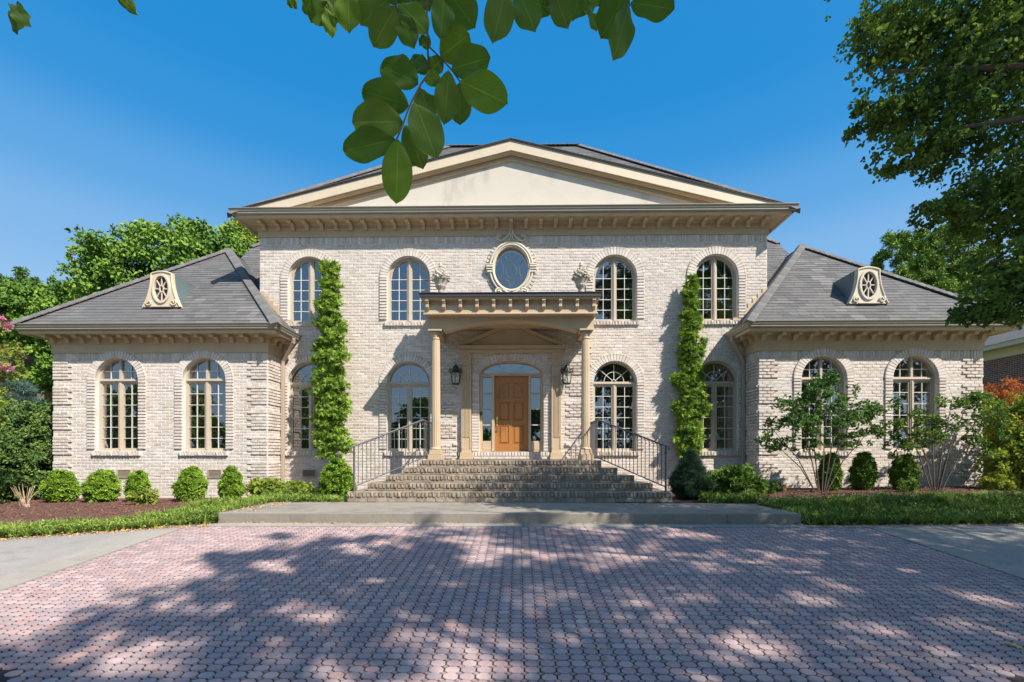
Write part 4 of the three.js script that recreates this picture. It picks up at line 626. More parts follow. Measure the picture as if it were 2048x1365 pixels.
// ---------------------------------------------------------------- things fixed to or standing on the house
{
  const glass = M.lanternGlass;
  for (const s of [-1, 1]) {
    const l = thing('wall_lantern', s < 0 ? 'dark iron wall lantern with shade lying over the brick around it' : 'dark iron wall lantern with sunlit glass panes beside the door', 'lantern', [s * 1.475, 2.88, 0.24], 'lanterns beside the front door'); l.scale.setScalar(1.15); l.position.y -= 0.04;
    obj('arm', [tube([[0, 0.36, -0.235], [0, 0.42, -0.12], [0, 0.46, -0.02], [0, 0.44, 0.02]], 0.012), rbx(-0.04, 0.04, 0.22, 0.46, -0.24, -0.225, 0.01)], M.lantern, l);
    const N = 6, r0 = 0.085, r1 = 0.125, y0 = 0.03, y1 = 0.28, q = (r, k) => [Math.cos((k + 0.5) / N * 2 * Math.PI) * r, Math.sin((k + 0.5) / N * 2 * Math.PI) * r];
    for (let k = 0; k < N; k++) { const [a, b] = q(r0, k), [c, d] = q(r0, k + 1), [e, f] = q(r1, k + 1), [g, h] = q(r1, k); obj('pane', poly([[a, y0, b], [c, y0, d], [e, y1, f], [g, y1, h]]), glass, l); }
    const bars = []; for (let k = 0; k < N; k++) { const [a, b] = q(r0, k), [g, h] = q(r1, k); bars.push(rod([a, y0, b], [g, y1, h], 0.008, 5)); bars.push(tube([[g, y1, h], [g * 1.25, y1 + 0.05, h * 1.25], [g * 1.1, y1 + 0.09, h * 1.1], [g * 0.7, y1 + 0.06, h * 0.7]], 0.009, 5)); }
    obj('cage', [...bars, new THREE.CylinderGeometry(r0 + 0.012, r0 - 0.01, 0.03, 6).rotateY(Math.PI / 6 + Math.PI / 6).translate(0, y0 - 0.01, 0), new THREE.TorusGeometry(r1 + 0.004, 0.012, 5, 6).rotateX(Math.PI / 2).translate(0, y1, 0)], M.lantern, l);
    obj('cap', [new THREE.LatheGeometry([[0.001, 0.5], [0.008, 0.49], [0.012, 0.46], [0.045, 0.44], [0.065, 0.41], [0.07, 0.36], [0.075, 0.34], [0.10, 0.31], [0.115, 0.285], [0.001, 0.285]].map((v) => new THREE.Vector2(...v)), 14)], M.lantern, l);
    for (const [a, b] of [[0.025, 0], [-0.02, 0.02], [-0.01, -0.025]]) obj('candle', [rod([a, 0.03, b], [a, 0.13, b], 0.010, 6), new THREE.SphereGeometry(0.014, 8, 6).scale(1, 1.8, 1).translate(a, 0.155, b)], M.bulb, l);
  }
  for (const s of [-1, 1]) {
    const u = thing('stone_urn', s < 0 ? 'grey carved stone urn on the portico roof on the side of the outdoor spotlight' : 'grey carved stone urn on the portico roof before the curtained window', 'urn', [s * 1.745, 4.80, 1.0], 'urns on the portico roof');
    const body = [[0.001, 0], [0.13, 0], [0.13, 0.09], [0.10, 0.10], [0.06, 0.15], [0.05, 0.22], [0.075, 0.245], [0.055, 0.27], [0.08, 0.30], [0.125, 0.36], [0.13, 0.385], [0.12, 0.40], [0.165, 0.48], [0.185, 0.52], [0.20, 0.53], [0.15, 0.56], [0.001, 0.58]];
    const g = new THREE.LatheGeometry(body.map((p) => new THREE.Vector2(...p)), 40); { const p = g.attributes.position; for (let i = 0; i < p.count; i++) { const x = p.getX(i), y = p.getY(i), z = p.getZ(i); if (y > 0.30 && y < 0.39) { const a = Math.atan2(z, x), k = 1 + 0.06 * Math.cos(a * 14); p.setX(i, x * k); p.setZ(i, z * k); } } g.computeVertexNormals(); }
    obj('bowl', g, M.urn, u);
    const lumps = []; for (let k = 0; k < 46; k++) { const a = k * 2.399, t = (k + 0.5) / 46, y = 0.52 + 0.26 * t, r = 0.225 * Math.sqrt(1 - Math.pow(Math.max(0, t - 0.08), 1.4)) + 0.005, f = rr(0.025, 0.045); const m = new THREE.IcosahedronGeometry(f, 1); const p = m.attributes.position; for (let i = 0; i < p.count; i++) { const h = 1 + 0.35 * Math.sin(p.getX(i) * 190 + k) * Math.cos(p.getY(i) * 170 + k * 2); p.setXYZ(i, p.getX(i) * h, p.getY(i) * h, p.getZ(i) * h); } m.computeVertexNormals(); lumps.push(m.translate(Math.cos(a) * r * 0.9, y, Math.sin(a) * r * 0.9)); }
    obj('carved_fruit', [...lumps, new THREE.SphereGeometry(0.17, 16, 10).scale(1, 0.9, 1).translate(0, 0.63, 0)], M.urn, u);
    obj('finial', [new THREE.LatheGeometry([[0.001, 0.78], [0.08, 0.78], [0.05, 0.82], [0.03, 0.84], [0.055, 0.86], [0.06, 0.875], [0.03, 0.89], [0.045, 0.92], [0.035, 0.955], [0.001, 0.97]].map((p) => new THREE.Vector2(...p)), 16)], M.urn, u);
  }
  const sp = thing('outdoor_spotlight', 'small dark outdoor spotlight standing at the foot of a pilaster', 'spotlight', [-1.415, PORCH, 0.22]);
  obj('base', new THREE.CylinderGeometry(0.035, 0.04, 0.03, 12).translate(0, 0.015, 0), M.lantern, sp); obj('stem', rod([0, 0.03, 0], [0, 0.08, 0], 0.01), M.lantern, sp); obj('head', [new THREE.CylinderGeometry(0.045, 0.03, 0.10, 14).rotateX(-0.5).translate(0, 0.125, 0.0)], M.lantern, sp);
}

// ---------------------------------------------------------------- steps, railings
const SLOPE = 0.0934, PZ = 4.665, yp = (z) => -0.176 - SLOPE * (Math.min(z, 18) - PZ);
{
  const st = thing('brick_steps', 'five wide worn brown brick steps rising to the front door', 'steps');
  const tops = [PORCH, 0.692, 0.532, 0.378, 0.216], zs = [1.72, 2.03, 2.345, 2.66, 2.97], hw = [2.13, 2.43, 2.735, 3.03, 3.35]; let own = 300;
  const order = [4, 3, 2, 1, 0];
  for (const k of order) {
    const step = obj('step', bx(-hw[k] + 0.01, hw[k] - 0.01, k < 4 ? tops[k + 1] - 0.03 : -0.02, tops[k] - 0.006, k ? 0.0 + 0.02 * k : 0.002, zs[k] - 0.018), std0('stepBed', { color: rgb(0.30, 0.25, 0.195), map: brickMap, bumpMap: brickBump, bumpScale: 0.006, roughness: 0.95 }), st);
    const low = k < 4 ? tops[k + 1] : 0, rh = 0.098, n = Math.round(2 * hw[k] / COURSE), w = 2 * hw[k] / n, rest = BRICKS.map(() => [[], []]);
    for (let i = 0; i < n; i++) {
      const v = Math.floor(R() * 6), t = Math.floor(R() * 5), q = new THREE.Quaternion().setFromEuler(new THREE.Euler(rr(-0.02, 0.02), rr(-0.03, 0.03), Math.PI / 2 + rr(-0.025, 0.025)));
      const m = M4(-hw[k] + w * (i + 0.5) + rr(-0.003, 0.003), tops[k] - rh / 2 + rr(-0.004, 0.003), zs[k] - 0.20, rh + rr(-0.004, 0.004), w - 0.013 + rr(-0.006, 0.004), 0.205 + rr(-0.01, 0.008), q);
      if (own-- > 0) { const b = put(new THREE.Mesh(BRICKS[v], STEP_MATS[t]), 'brick', step); b.applyMatrix4(m); } else { rest[v][0].push(m); rest[v][1].push(rgb(...STEP[t])); }
    }
    rest.forEach(([m, c], v) => { if (m.length) copies('brickwork', BRICKS[v], M.brick, m, c, step); });
    const h = tops[k] - rh - low; let x = -hw[k] + 0.003; while (x < hw[k] - 0.05) { const l = Math.min(LEN + rr(-0.01, 0.01), hw[k] - x), b = put(new THREE.Mesh(BRICKS[Math.floor(R() * 6)], STEP_MATS[Math.floor(R() * 5)]), 'riser_brick', step); b.position.set(x + l / 2, low + h / 2 - 0.003, zs[k] - 0.06); b.scale.set(l - 0.012, h - 0.014, 0.045 + rr(0, 0.008)); x += l; }
  }
}
for (const s of [-1, 1]) {
  const r = thing('stair_railing', s < 0 ? 'grey iron stair railing in full sun beside the clipped boxwood' : 'grey iron stair railing partly in tree shade beside the dark conifer', 'railing', [0, 0, 0], 'iron railings of the front steps');
  const P0 = V(s * 3.24, 0.216, 2.85), P1 = V(s * 2.06, PORCH, 1.60), P2 = V(s * 2.06, PORCH, 0.10), H = 0.95, up = (p, h) => p.clone().add(V(0, h, 0));
  obj('top_rail', [rod(up(P0, H), up(P1, H), 0.018, 8), rod(up(P1, H), up(P2, H), 0.018, 8), new THREE.SphereGeometry(0.019, 8, 6).translate(...up(P1, H).toArray()), tube([up(P0, H), up(P0, H - 0.012).add(V(s * 0.04, -0.01, 0.04)), up(P0, H - 0.09).add(V(s * 0.05, 0, 0.05))], 0.017, 7)], M.iron, r);
  const Q0 = up(P0, 0.10), Q1 = up(P1, 0.055), Q2 = up(P2, 0.055);
  obj('bottom_rail', [rod(Q0, Q1, 0.013, 6), rod(Q1, Q2, 0.013, 6)], M.iron, r);
  obj('post', [rod(P0, up(P0, H), 0.022, 8), new THREE.CylinderGeometry(0.03, 0.03, 0.03, 10).translate(P0.x, P0.y + 0.28, P0.z), new THREE.CylinderGeometry(0.029, 0.029, 0.05, 10).translate(P0.x, P0.y + H - 0.14, P0.z), new THREE.CylinderGeometry(0.04, 0.04, 0.012, 10).translate(P0.x, P0.y + 0.006, P0.z)], M.iron, r);
  obj('post', [rod(P2, up(P2, H), 0.018, 8)], M.iron, r);
  const run = (A, B, C, D, n) => { for (let k = 1; k < n; k++) { const t = k / n, a = A.clone().lerp(B, t), b = C.clone().lerp(D, t); obj('baluster', [rod(a, b, 0.0085, 5)], M.iron, r); const d = B.clone().sub(A).setY(0).normalize().multiplyScalar(0.05), c = b.clone().add(V(0, -0.05, 0)), sl = (D.y - C.y) / n * 0.5, l = []; for (let i = 0; i <= 12; i++) { const q = i / 12 * Math.PI * 1.35 + Math.PI * 0.05; l.push(c.clone().addScaledVector(d, 1 - Math.cos(q) * 0.85).add(V(0, Math.sin(q) * 0.042 + sl * 0.6 - 0.01, 0))); } obj('scroll', tube(l, 0.0055, 4, false, 16), M.iron, r); } };
  run(Q0, Q1, up(P0, H), up(P1, H), 18); run(Q1, Q2, up(P1, H), up(P2, H), 14);
}

// ---------------------------------------------------------------- paved ground
const landing = structure(obj('pavement', [rbx(-4.9, -3.68, -0.34, 0, 1.3, PZ, 0.014), rbx(-3.675, 3.675, -0.34, 0, 1.3, PZ, 0.014), rbx(3.68, 4.9, -0.34, 0, 1.3, PZ, 0.014)], M.slab)); landing.userData.label = 'raised slab of exposed aggregate concrete in front of the brick steps';
const edgeZ = (x) => x < -4.86 ? 4.72 + (-x - 4.86) * 0.375 : x > 4.9 ? 4.78 - (x - 4.9) * 0.04 : PZ;
const hb = (x) => { const l = [[-60, -0.3], [-14, -0.25], [-11, -0.15], [-7, -0.12], [-4.9, -0.03], [0, -0.03], [4.9, 0.04], [7, 0.15], [11, 0.19], [60, 0.2]]; let k = 0; while (k < l.length - 2 && x > l[k + 1][0]) k++; return lerp(l[k][1], l[k + 1][1], smooth(x, l[k][0], l[k + 1][0])); };
function gy(x, z) {
  const e = edgeZ(x), a = yp(Math.max(z, e)); let y = lerp(yp(e), hb(x), smooth(e - z, 0, 2.2)); if (z >= e) y = a;
  const hill = smooth(-x, 12.5, 20) * Math.max(0, -z - 0.5) * 0.21; y += Math.min(hill, 14);
  return y;
}
{ // the ground, one sheet
  const ax = [-450, -250, -140, -90, -60, -45, -36, -30]; for (let x = -26; x <= 26; x += 0.5) ax.push(x); ax.push(30, 36, 45, 60, 90, 140, 250, 450);
  const az = [-450, -250, -150, -100, -75, -60, -50, -42, -36, -30, -26, -22]; for (let z = -19; z <= 20; z += 0.5) az.push(z); az.push(24, 30, 40, 60, 100, 200, 450);
  const pos = []; for (let i = 0; i + 1 < ax.length; i++) for (let j = 0; j + 1 < az.length; j++) { const P = (x, z) => [x, gy(x, z) - 0.05, z], a = P(ax[i], az[j]), b = P(ax[i + 1], az[j]), c = P(ax[i + 1], az[j + 1]), d = P(ax[i], az[j + 1]); pos.push(...a, ...c, ...b, ...a, ...d, ...c); }
  const g = new THREE.BufferGeometry(); g.setAttribute('position', new THREE.Float32BufferAttribute(pos, 3)); g.computeVertexNormals(); structure(obj('ground', g, M.lawn));
}
function sheet(x0, x1, nx, zA, zB, nz, y) { const pos = []; const P = (i, j) => { const x = lerp(x0, x1, i / nx), z = lerp(zA(x), zB(x), j / nz); return [x, y(x, z), z]; }; for (let i = 0; i < nx; i++) for (let j = 0; j < nz; j++) { const a = P(i, j), b = P(i + 1, j), c = P(i + 1, j + 1), d = P(i, j + 1); pos.push(...a, ...c, ...b, ...a, ...d, ...c); } const g = new THREE.BufferGeometry(); g.setAttribute('position', new THREE.Float32BufferAttribute(pos, 3)); g.computeVertexNormals(); return g; }
const XL = -5.25, XR = 5.85, ZN = 4.885;
const cutZ = (x) => x > 3.3 ? 8.92 + (4.02 - x) * 0.558 : x < -3.3 ? 9.08 + (x + 3.62) * 0.6 : 10.4;
// planting beds of bark mulch
structure(obj('mulch_bed', sheet(-15, -4.9, 30, () => 0.3, edgeZ, 16, (x, z) => gy(x, z) + 0.0), M.soil));
structure(obj('mulch_bed', sheet(4.9, 15, 30, () => 0.3, edgeZ, 16, (x, z) => gy(x, z) + 0.0), M.soil));
structure(obj('mulch_bed', [sheet(-4.9, -2.2, 8, () => -0.05, () => 3.0, 6, (x, z) => -0.02), sheet(2.2, 4.9, 8, () => -0.05, () => 3.0, 6, (x, z) => 0.012)], M.soil));
// exposed-aggregate drive on both sides, concrete border, pavers
const drive = structure(obj('driveway', [sheet(-46, XL - 0.45, 26, edgeZ, () => 22, 6, (x, z) => yp(z) + 0.004), sheet(XR + 0.40, 46, 26, edgeZ, () => 22, 6, (x, z) => yp(z) + 0.004), sheet(XL - 0.45, XR + 0.4, 4, () => 7, () => 22, 4, (x, z) => yp(z) - 0.02)], M.drive)); drive.userData.label = 'grey exposed aggregate drive beside the pavers';
{
  const b = structure(put(new THREE.Group(), 'paver_border'));
  const seg = (pts) => { const g = fuse(pts); return obj('border_slab', g, M.concrete, b); };
  const flat = (q) => { const t = 0.02, top = q.map(([x, z]) => [x, yp(z) + 0.010, z]), pos = []; const bot = q.map(([x, z]) => [x, yp(z) - 0.05, z]); const out = [poly(top)]; for (let i = 0; i < 4; i++) { const j = (i + 1) % 4; out.push(poly([top[i], bot[i], bot[j], top[j]])); } return out; };
  for (let k = 0; k < 12; k++) { const x0 = lerp(XL - 0.45, XR + 0.4, k / 12) + 0.004, x1 = lerp(XL - 0.45, XR + 0.4, (k + 1) / 12) - 0.004, za = (x) => Math.abs(x) < 4.9 ? PZ + 0.004 : edgeZ(x) + 0.004; seg(flat([[x0, ZN], [x1, ZN], [x1, za(x1)], [x0, za(x0)]].map(([x, z]) => [x, z]))); }
  for (let k = 0; k < 3; k++) { const z0 = lerp(ZN + 0.006, 8.1, k / 3), z1 = lerp(ZN + 0.006, 8.1, (k + 1) / 3) - 0.008; seg(flat([[XL - 0.45, z0], [XL - 0.45, z1], [XL, z1], [XL, z0]])); }
  for (let k = 0; k < 3; k++) { const z0 = lerp(ZN + 0.006, 7.9, k / 3), z1 = lerp(ZN + 0.006, 7.9, (k + 1) / 3) - 0.008; seg(flat([[XR, z0], [XR, z1], [XR + 0.4, z1], [XR + 0.4, z0]])); }
  for (const [x0, x1] of [[3.31, XR + 0.4], [-3.31, XL - 0.45]]) { const n = 2; for (let k = 0; k < n; k++) { const a = lerp(x0, x1, k / n), c = lerp(x0, x1, (k + 1) / n) - Math.sign(x1 - x0) * 0.006; seg(flat([[a, cutZ(a) + 0.004], [c, cutZ(c) + 0.004], [c, cutZ(c) + 0.4], [a, cutZ(a) + 0.4]])); } }
}
{
  const px = 0.1168, pz = 0.0864, court = structure(obj('paver_court', sheet(XL, XR, 40, () => ZN, (x) => Math.min(cutZ(x), 10.4), 6, (x, z) => yp(z) - 0.008), M.joint)); court.userData.label = 'court of small pinkish octagonal concrete pavers with dark joints';
  const oct = (k) => { const q = rngOf(k * 31), a = px / 2 - 0.0058, b = pz / 2 - 0.0047, c = 0.46, L = [[-a, -b * c - 0], [-a, b * c], [-a * c, b], [a * c, b], [a, b * c], [a, -b * c], [a * c, -b], [-a * c, -b]].map(([x, y]) => [x + (q() - 0.5) * 0.003, y + (q() - 0.5) * 0.003]), pos = [], ring = (f, y) => L.map(([x, z]) => [x * f, y, z * f]), lo = ring(1, -0.03), m = ring(1, -0.005), t = ring(0.95, 0.0); for (let i = 0; i < 8; i++) { const j = (i + 1) % 8; pos.push(...lo[i], ...m[j], ...lo[j], ...lo[i], ...m[i], ...m[j], ...m[i], ...t[j], ...m[j], ...m[i], ...t[i], ...t[j], ...t[i], 0, 0.0006, 0, ...t[j]); } const g = new THREE.BufferGeometry(); g.setAttribute('position', new THREE.Float32BufferAttribute(pos.map((v, i) => v), 3)); g.computeVertexNormals(); const n = g.attributes.normal; let up = 0; for (let i = 0; i < n.count; i++) up += n.getY(i); if (up < 0) { const p = g.attributes.position; for (let i = 0; i < p.count; i += 3) { const x = p.getX(i), y = p.getY(i), z = p.getZ(i); p.setXYZ(i, p.getX(i + 1), p.getY(i + 1), p.getZ(i + 1)); p.setXYZ(i + 1, x, y, z); } g.computeVertexNormals(); } const o = uvm(g), uv = o.attributes.uv; for (let i = 0; i < uv.count; i++) uv.setXY(i, uv.getX(i) + k * 0.171, uv.getY(i) + k * 0.237); return ready(o); };
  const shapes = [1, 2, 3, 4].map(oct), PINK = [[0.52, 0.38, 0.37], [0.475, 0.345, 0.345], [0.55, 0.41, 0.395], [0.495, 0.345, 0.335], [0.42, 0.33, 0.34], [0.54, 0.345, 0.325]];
  const paverMat = std({ color: rgb(1, 1, 1), map: stoneMap, bumpMap: stoneBump, bumpScale: 0.0022, roughness: 0.92 }), mats = PINK.map((c) => { const m = paverMat.clone(); m.color.setRGB(...c); return m; });
  const tilt = new THREE.Quaternion().setFromAxisAngle(V(1, 0, 0), Math.atan(SLOPE)), list = [], dots = [[], []];
  for (let i = 0; XL + (i + 0.5) * px < XR; i++) for (let j = 0; j < 64; j++) {
    const x = XL + (i + 0.5) * px, z = ZN + (j + 0.5) * pz; if (z > Math.min(cutZ(x), 10.35) - 0.05) continue; list.push([x, z]);
    if (x + px / 2 < XR - 0.03 && z + pz < Math.min(cutZ(x), 10.35) - 0.05) { dots[0].push(M4(x + px / 2, yp(z + pz / 2) - 0.0015 + rr(-0.001, 0.001), z + pz / 2, 0.0238, 0.012, 0.0172, tilt)); const c = pick(PINK), k = rr(0.85, 1.02); dots[1].push(rgb(c[0] * k, c[1] * k, c[2] * k)); }
  }
  const seen = (x, z) => z < 9.12 && Math.abs(x - 0.2) < (12.3 - z) * 1.12; list.sort((a, b) => (seen(...b) - seen(...a)) || b[1] - a[1]);
  const rest = shapes.map(() => [[], []]);
  list.forEach(([x, z], n) => {
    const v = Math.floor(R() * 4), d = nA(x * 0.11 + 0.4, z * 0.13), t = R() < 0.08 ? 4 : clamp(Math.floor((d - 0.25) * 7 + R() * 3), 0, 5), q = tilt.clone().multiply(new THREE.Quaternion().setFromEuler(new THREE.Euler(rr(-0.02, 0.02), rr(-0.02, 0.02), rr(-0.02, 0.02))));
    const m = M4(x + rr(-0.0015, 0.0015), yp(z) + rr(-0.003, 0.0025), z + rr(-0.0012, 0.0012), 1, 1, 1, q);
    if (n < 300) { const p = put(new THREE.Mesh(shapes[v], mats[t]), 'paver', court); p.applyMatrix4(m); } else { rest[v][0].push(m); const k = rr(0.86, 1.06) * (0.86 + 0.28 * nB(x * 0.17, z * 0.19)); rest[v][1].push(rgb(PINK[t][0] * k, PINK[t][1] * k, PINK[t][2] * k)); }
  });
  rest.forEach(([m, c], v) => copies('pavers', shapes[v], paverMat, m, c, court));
  copies('paver_dots', ready(uvm(new THREE.CylinderGeometry(0.94, 1, 1, 4).translate(0, -0.5, 0))), paverMat, dots[0], dots[1], court);
}

// ---------------------------------------------------------------- leaves and crowns
function leafShape(prof, fold = 0.25, bend = 0.15) { // prof: [t along, half width]; axis +y, face +z
  const pos = []; const P = (t, x) => [x, t, -Math.abs(x) * -fold - bend * t * t];
  for (let i = 0; i + 1 < prof.length; i++) { const [t0, w0] = prof[i], [t1, w1] = prof[i + 1]; for (const s of [-1, 1]) { const a = P(t0, 0), b = P(t0, s * w0), c = P(t1, s * w1), d = P(t1, 0), tri = (p, q, r) => (s > 0 ? pos.push(...p, ...q, ...r) : pos.push(...p, ...r, ...q)); if (w0 > 0) tri(a, b, c); if (w1 > 0 || w0 > 0) tri(a, c, d); } }
  const g = new THREE.BufferGeometry(); g.setAttribute('position', new THREE.Float32BufferAttribute(pos, 3)); g.computeVertexNormals(); g.setAttribute('uv', new THREE.Float32BufferAttribute(new Float32Array(pos.length / 3 * 2), 2)); return g;
}
const OVAL_LEAF = leafShape([[0, 0], [0.25, 0.2], [0.55, 0.26], [0.82, 0.15], [1, 0]]);
const HEART_LEAF = leafShape([[0, 0], [0.12, 0.3], [0.35, 0.40], [0.7, 0.24], [1, 0]], 0.2, 0.2);
const SLIM_LEAF = leafShape([[0, 0], [0.4, 0.13], [1, 0]]);
const DIAMOND = leafShape([[0, 0], [0.5, 0.3], [1, 0]], 0.3, 0.1);
const STAR_LEAF = (() => { const pos = [], tip = [-1.95, -1.0, 0, 1.0, 1.95], P = (a, r) => [Math.sin(a) * r, 0.25 + Math.cos(a) * r, -0.12 * r * r]; let prev = [0, 0, 0]; tip.forEach((a, i) => { const r = i === 2 ? 0.78 : Math.abs(a) < 1.5 ? 0.72 : 0.5, t = P(a, r), nx = i < 4 ? P((a + tip[i + 1]) / 2, 0.26) : [0, 0, 0]; pos.push(0, 0.25, 0, ...t, ...prev); pos.push(0, 0.25, 0, ...nx, ...t); prev = nx; }); const g = new THREE.BufferGeometry(); g.setAttribute('position', new THREE.Float32BufferAttribute(pos, 3)); g.computeVertexNormals(); g.setAttribute('uv', new THREE.Float32BufferAttribute(new Float32Array(pos.length / 3 * 2), 2)); return g; })();
function sprig(leaf, n, seed, { size = 0.4, spread = 0.5, droop = 0.3, radius = 0.35 } = {}) { // a twig-end of n leaves, unit size
  const q = rngOf(seed), l = []; for (let k = 0; k < n; k++) { const g = leaf.clone(), a = k * 2.4 + q(), e = (q() - 0.35) * 1.6, s = size * (0.75 + 0.5 * q()); g.scale(s, s, s); g.rotateY(q() * 6.28 * 0.25); g.applyQuaternion(new THREE.Quaternion().setFromUnitVectors(V(0, 1, 0), V(Math.cos(a) * spread, e * 0.5 - droop + 0.3, Math.sin(a) * spread).normalize())); g.translate(Math.cos(a + 0.5) * radius * q(), (q() - 0.5) * radius * 1.6, Math.sin(a + 0.5) * radius * q()); l.push(g); }
  return ready(mergeGeometries(l));
}
const SPRIGS = { oval: [1, 2].map((s) => sprig(OVAL_LEAF, 7, s * 5)), heart: [1, 2].map((s) => sprig(HEART_LEAF, 6, s * 7, { droop: 0.8 })), box: [1, 2].map((s) => sprig(DIAMOND, 12, s * 9, { size: 0.42, spread: 0.7, droop: -0.4, radius: 0.45 })), slim: [1, 2].map((s) => sprig(SLIM_LEAF, 10, s * 11, { size: 0.6 })), star: [1].map((s) => sprig(STAR_LEAF, 5, s * 13, { size: 0.55, droop: 0.25, radius: 0.4 })), needle: [1, 2].map((s) => sprig(leafShape([[0, 0], [0.3, 0.05], [1, 0]], 0.1, 0.05), 16, s * 15, { size: 0.7, spread: 0.8, droop: -0.3, radius: 0.3 })) };
// blobs: [cx, cy, cz, rx, ry, rz, clusters, sprigs per cluster]
function crown(parent, blobs, { kind = 'oval', size = [0.2, 0.3], cols, mat = M.leaf, cluster = 0.25, shell = 0.55, name = 'crown', keep, lean = 0.5 } = {}) {
  const shapes = SPRIGS[kind], ms = shapes.map(() => []), cs = shapes.map(() => []);
  for (const [cx, cy, cz, rx, ry, rz, n, per] of blobs) for (let i = 0; i < n; i++) {
    const d = V(gauss(), gauss(), gauss()).normalize(), f = lerp(shell, 1, Math.sqrt(R())) * rr(0.88, 1.06), c = V(cx + d.x * rx * f, cy + d.y * ry * f, cz + d.z * rz * f), tint = R();
    for (let k = 0; k < per; k++) {
      const s = rr(size[0], size[1]), cr = cluster * Math.min(rx, ry, rz), p = c.clone().add(V(gauss() * cr, gauss() * cr * 0.7, gauss() * cr)); if (keep && !keep(p)) continue;
      const axis = d.clone().multiplyScalar(0.7).add(V(rr(-1, 1), rr(-0.5, 0.9), rr(-1, 1))).normalize(), nrm = d.clone().multiplyScalar(lean).add(V(rr(-0.6, 0.6), 0.6, rr(-0.6, 0.6))), side = axis.clone().cross(nrm).normalize(); nrm.copy(side).cross(axis);
      const j = Math.floor(R() * shapes.length); ms[j].push(new THREE.Matrix4().makeBasis(side, axis, nrm).scale(V(s, s, s)).setPosition(p));
      const t = clamp(tint * 0.7 + R() * 0.45 - 0.08, 0, 1), [a, b] = cols; cs[j].push(rgb(lerp(a[0], b[0], t), lerp(a[1], b[1], t), lerp(a[2], b[2], t)));
    }
  }
  shapes.forEach((g, j) => { if (ms[j].length) copies(name, g, mat, ms[j], cs[j], parent); });
}
function trunk(parent, h, r, limbs, name = 'trunk', mat = M.bark) { // limbs: [[x, y, z] ends]
  const l = [limb([[0, -0.25, 0], [0.03, h * 0.4, 0.02], [-0.03, h * 0.75, 0], [0, h, 0.03]], [r * 1.25, r * 0.95, r * 0.8, r * 0.5], 9)];
  for (const [x, y, z] of limbs) { const b = V(0, h * rr(0.45, 0.9), 0), e = V(x, y, z), m = b.clone().lerp(e, 0.5).add(V(rr(-0.1, 0.1) * h * 0.2, h * 0.06, rr(-0.1, 0.1) * h * 0.2)); l.push(limb([b, m, e], [r * 0.5, r * 0.32, r * 0.1], 6)); }
  return obj(name, l, mat, parent);
}
const G0 = { bright: [[0.055, 0.125, 0.010], [0.17, 0.28, 0.030]], mid: [[0.035, 0.085, 0.012], [0.10, 0.19, 0.03]], deep: [[0.020, 0.055, 0.015], [0.06, 0.12, 0.025]], yellow: [[0.10, 0.16, 0.012], [0.30, 0.36, 0.04]], box: [[0.085, 0.175, 0.010], [0.24, 0.37, 0.025]], far: [[0.04, 0.09, 0.02], [0.12, 0.21, 0.035]] };

const G = Object.fromEntries(Object.entries(G0).map(([k, [a, b]]) => [k, [a.map((v) => v * 1.1), b.map((v) => v * 1.1)]]));
// ---------------------------------------------------------------- trees
function tree(name, label, [x, z], { h, r, limbs = 8, blobs, group, category = 'tree', y0 = gy(x, z), ...o }) {
  const t = thing(name, label, category, [x, y0, z], group), B = blobs.map((b) => [b[0], b[1], b[2], ...b.slice(3)]), ends = [];
  for (let k = 0; k < limbs; k++) { const b = B[k % B.length]; ends.push([b[0] + rr(-0.6, 0.6) * b[3], b[1] + rr(-0.5, 0.5) * b[4], b[2] + rr(-0.6, 0.6) * b[5]]); }
  trunk(t, h, r, ends); crown(t, B, o); return t;
}
// behind the house
tree('shade_tree', 'broad bright green tree rising behind the wing roof with the copper-sided dormer', [-22.3, -16.5], { h: 7.5, r: 0.35, limbs: 10, blobs: [[0.4, 8.0, 0, 5.0, 4.9, 4.5, 170, 36], [-3.5, 6.0, 0.5, 3.4, 3.4, 3, 80, 30], [3.4, 8.4, 0.6, 3.3, 3.9, 3, 90, 30], [-4.8, 3.4, 1, 2.6, 2.4, 2, 44, 26], [0, 4.5, 1, 4, 3, 3, 60, 30]], kind: 'oval', size: [0.42, 0.68], cols: G.bright, cluster: 0.13, mat: M.leafFar, y0: 3.0 });
tree('shade_tree', 'pale yellow-green tree showing above the wing roof next to the gable eave', [-19.6, -20.0], { h: 8, r: 0.3, limbs: 8, blobs: [[0.6, 9.8, 0, 2.7, 4.0, 2.6, 60, 20], [2.6, 7.6, 0, 2.2, 2.8, 2, 36, 20], [2.9, 11.8, 0, 1.8, 2.2, 2, 26, 14], [4.9, 11.6, -0.6, 2.0, 2.4, 2, 30, 16]], kind: 'slim', size: [0.45, 0.7], cols: G.yellow, cluster: 0.14, mat: M.leafFar, y0: 4.0 });
tree('cypress_tree', 'feathery bright green conifer standing beyond the wing roof', [28.0, -17.5], { h: 12, r: 0.35, limbs: 10, blobs: [[-0.6, 5, 0, 4.2, 3.8, 3.2, 220, 30], [-2.1, 8.5, 0, 3.1, 3.6, 2.6, 190, 30], [-2.7, 12.2, 0, 1.9, 3.4, 1.6, 130, 26], [1.6, 9.5, 0, 3.4, 4.4, 2.6, 200, 30], [0.6, 13.2, 0, 2.2, 2.8, 1.6, 90, 26]], kind: 'slim', size: [0.3, 0.5], cols: [[0.08, 0.15, 0.015], [0.24, 0.34, 0.04]], mat: M.leafFar, cluster: 0.12, y0: 0.2 });
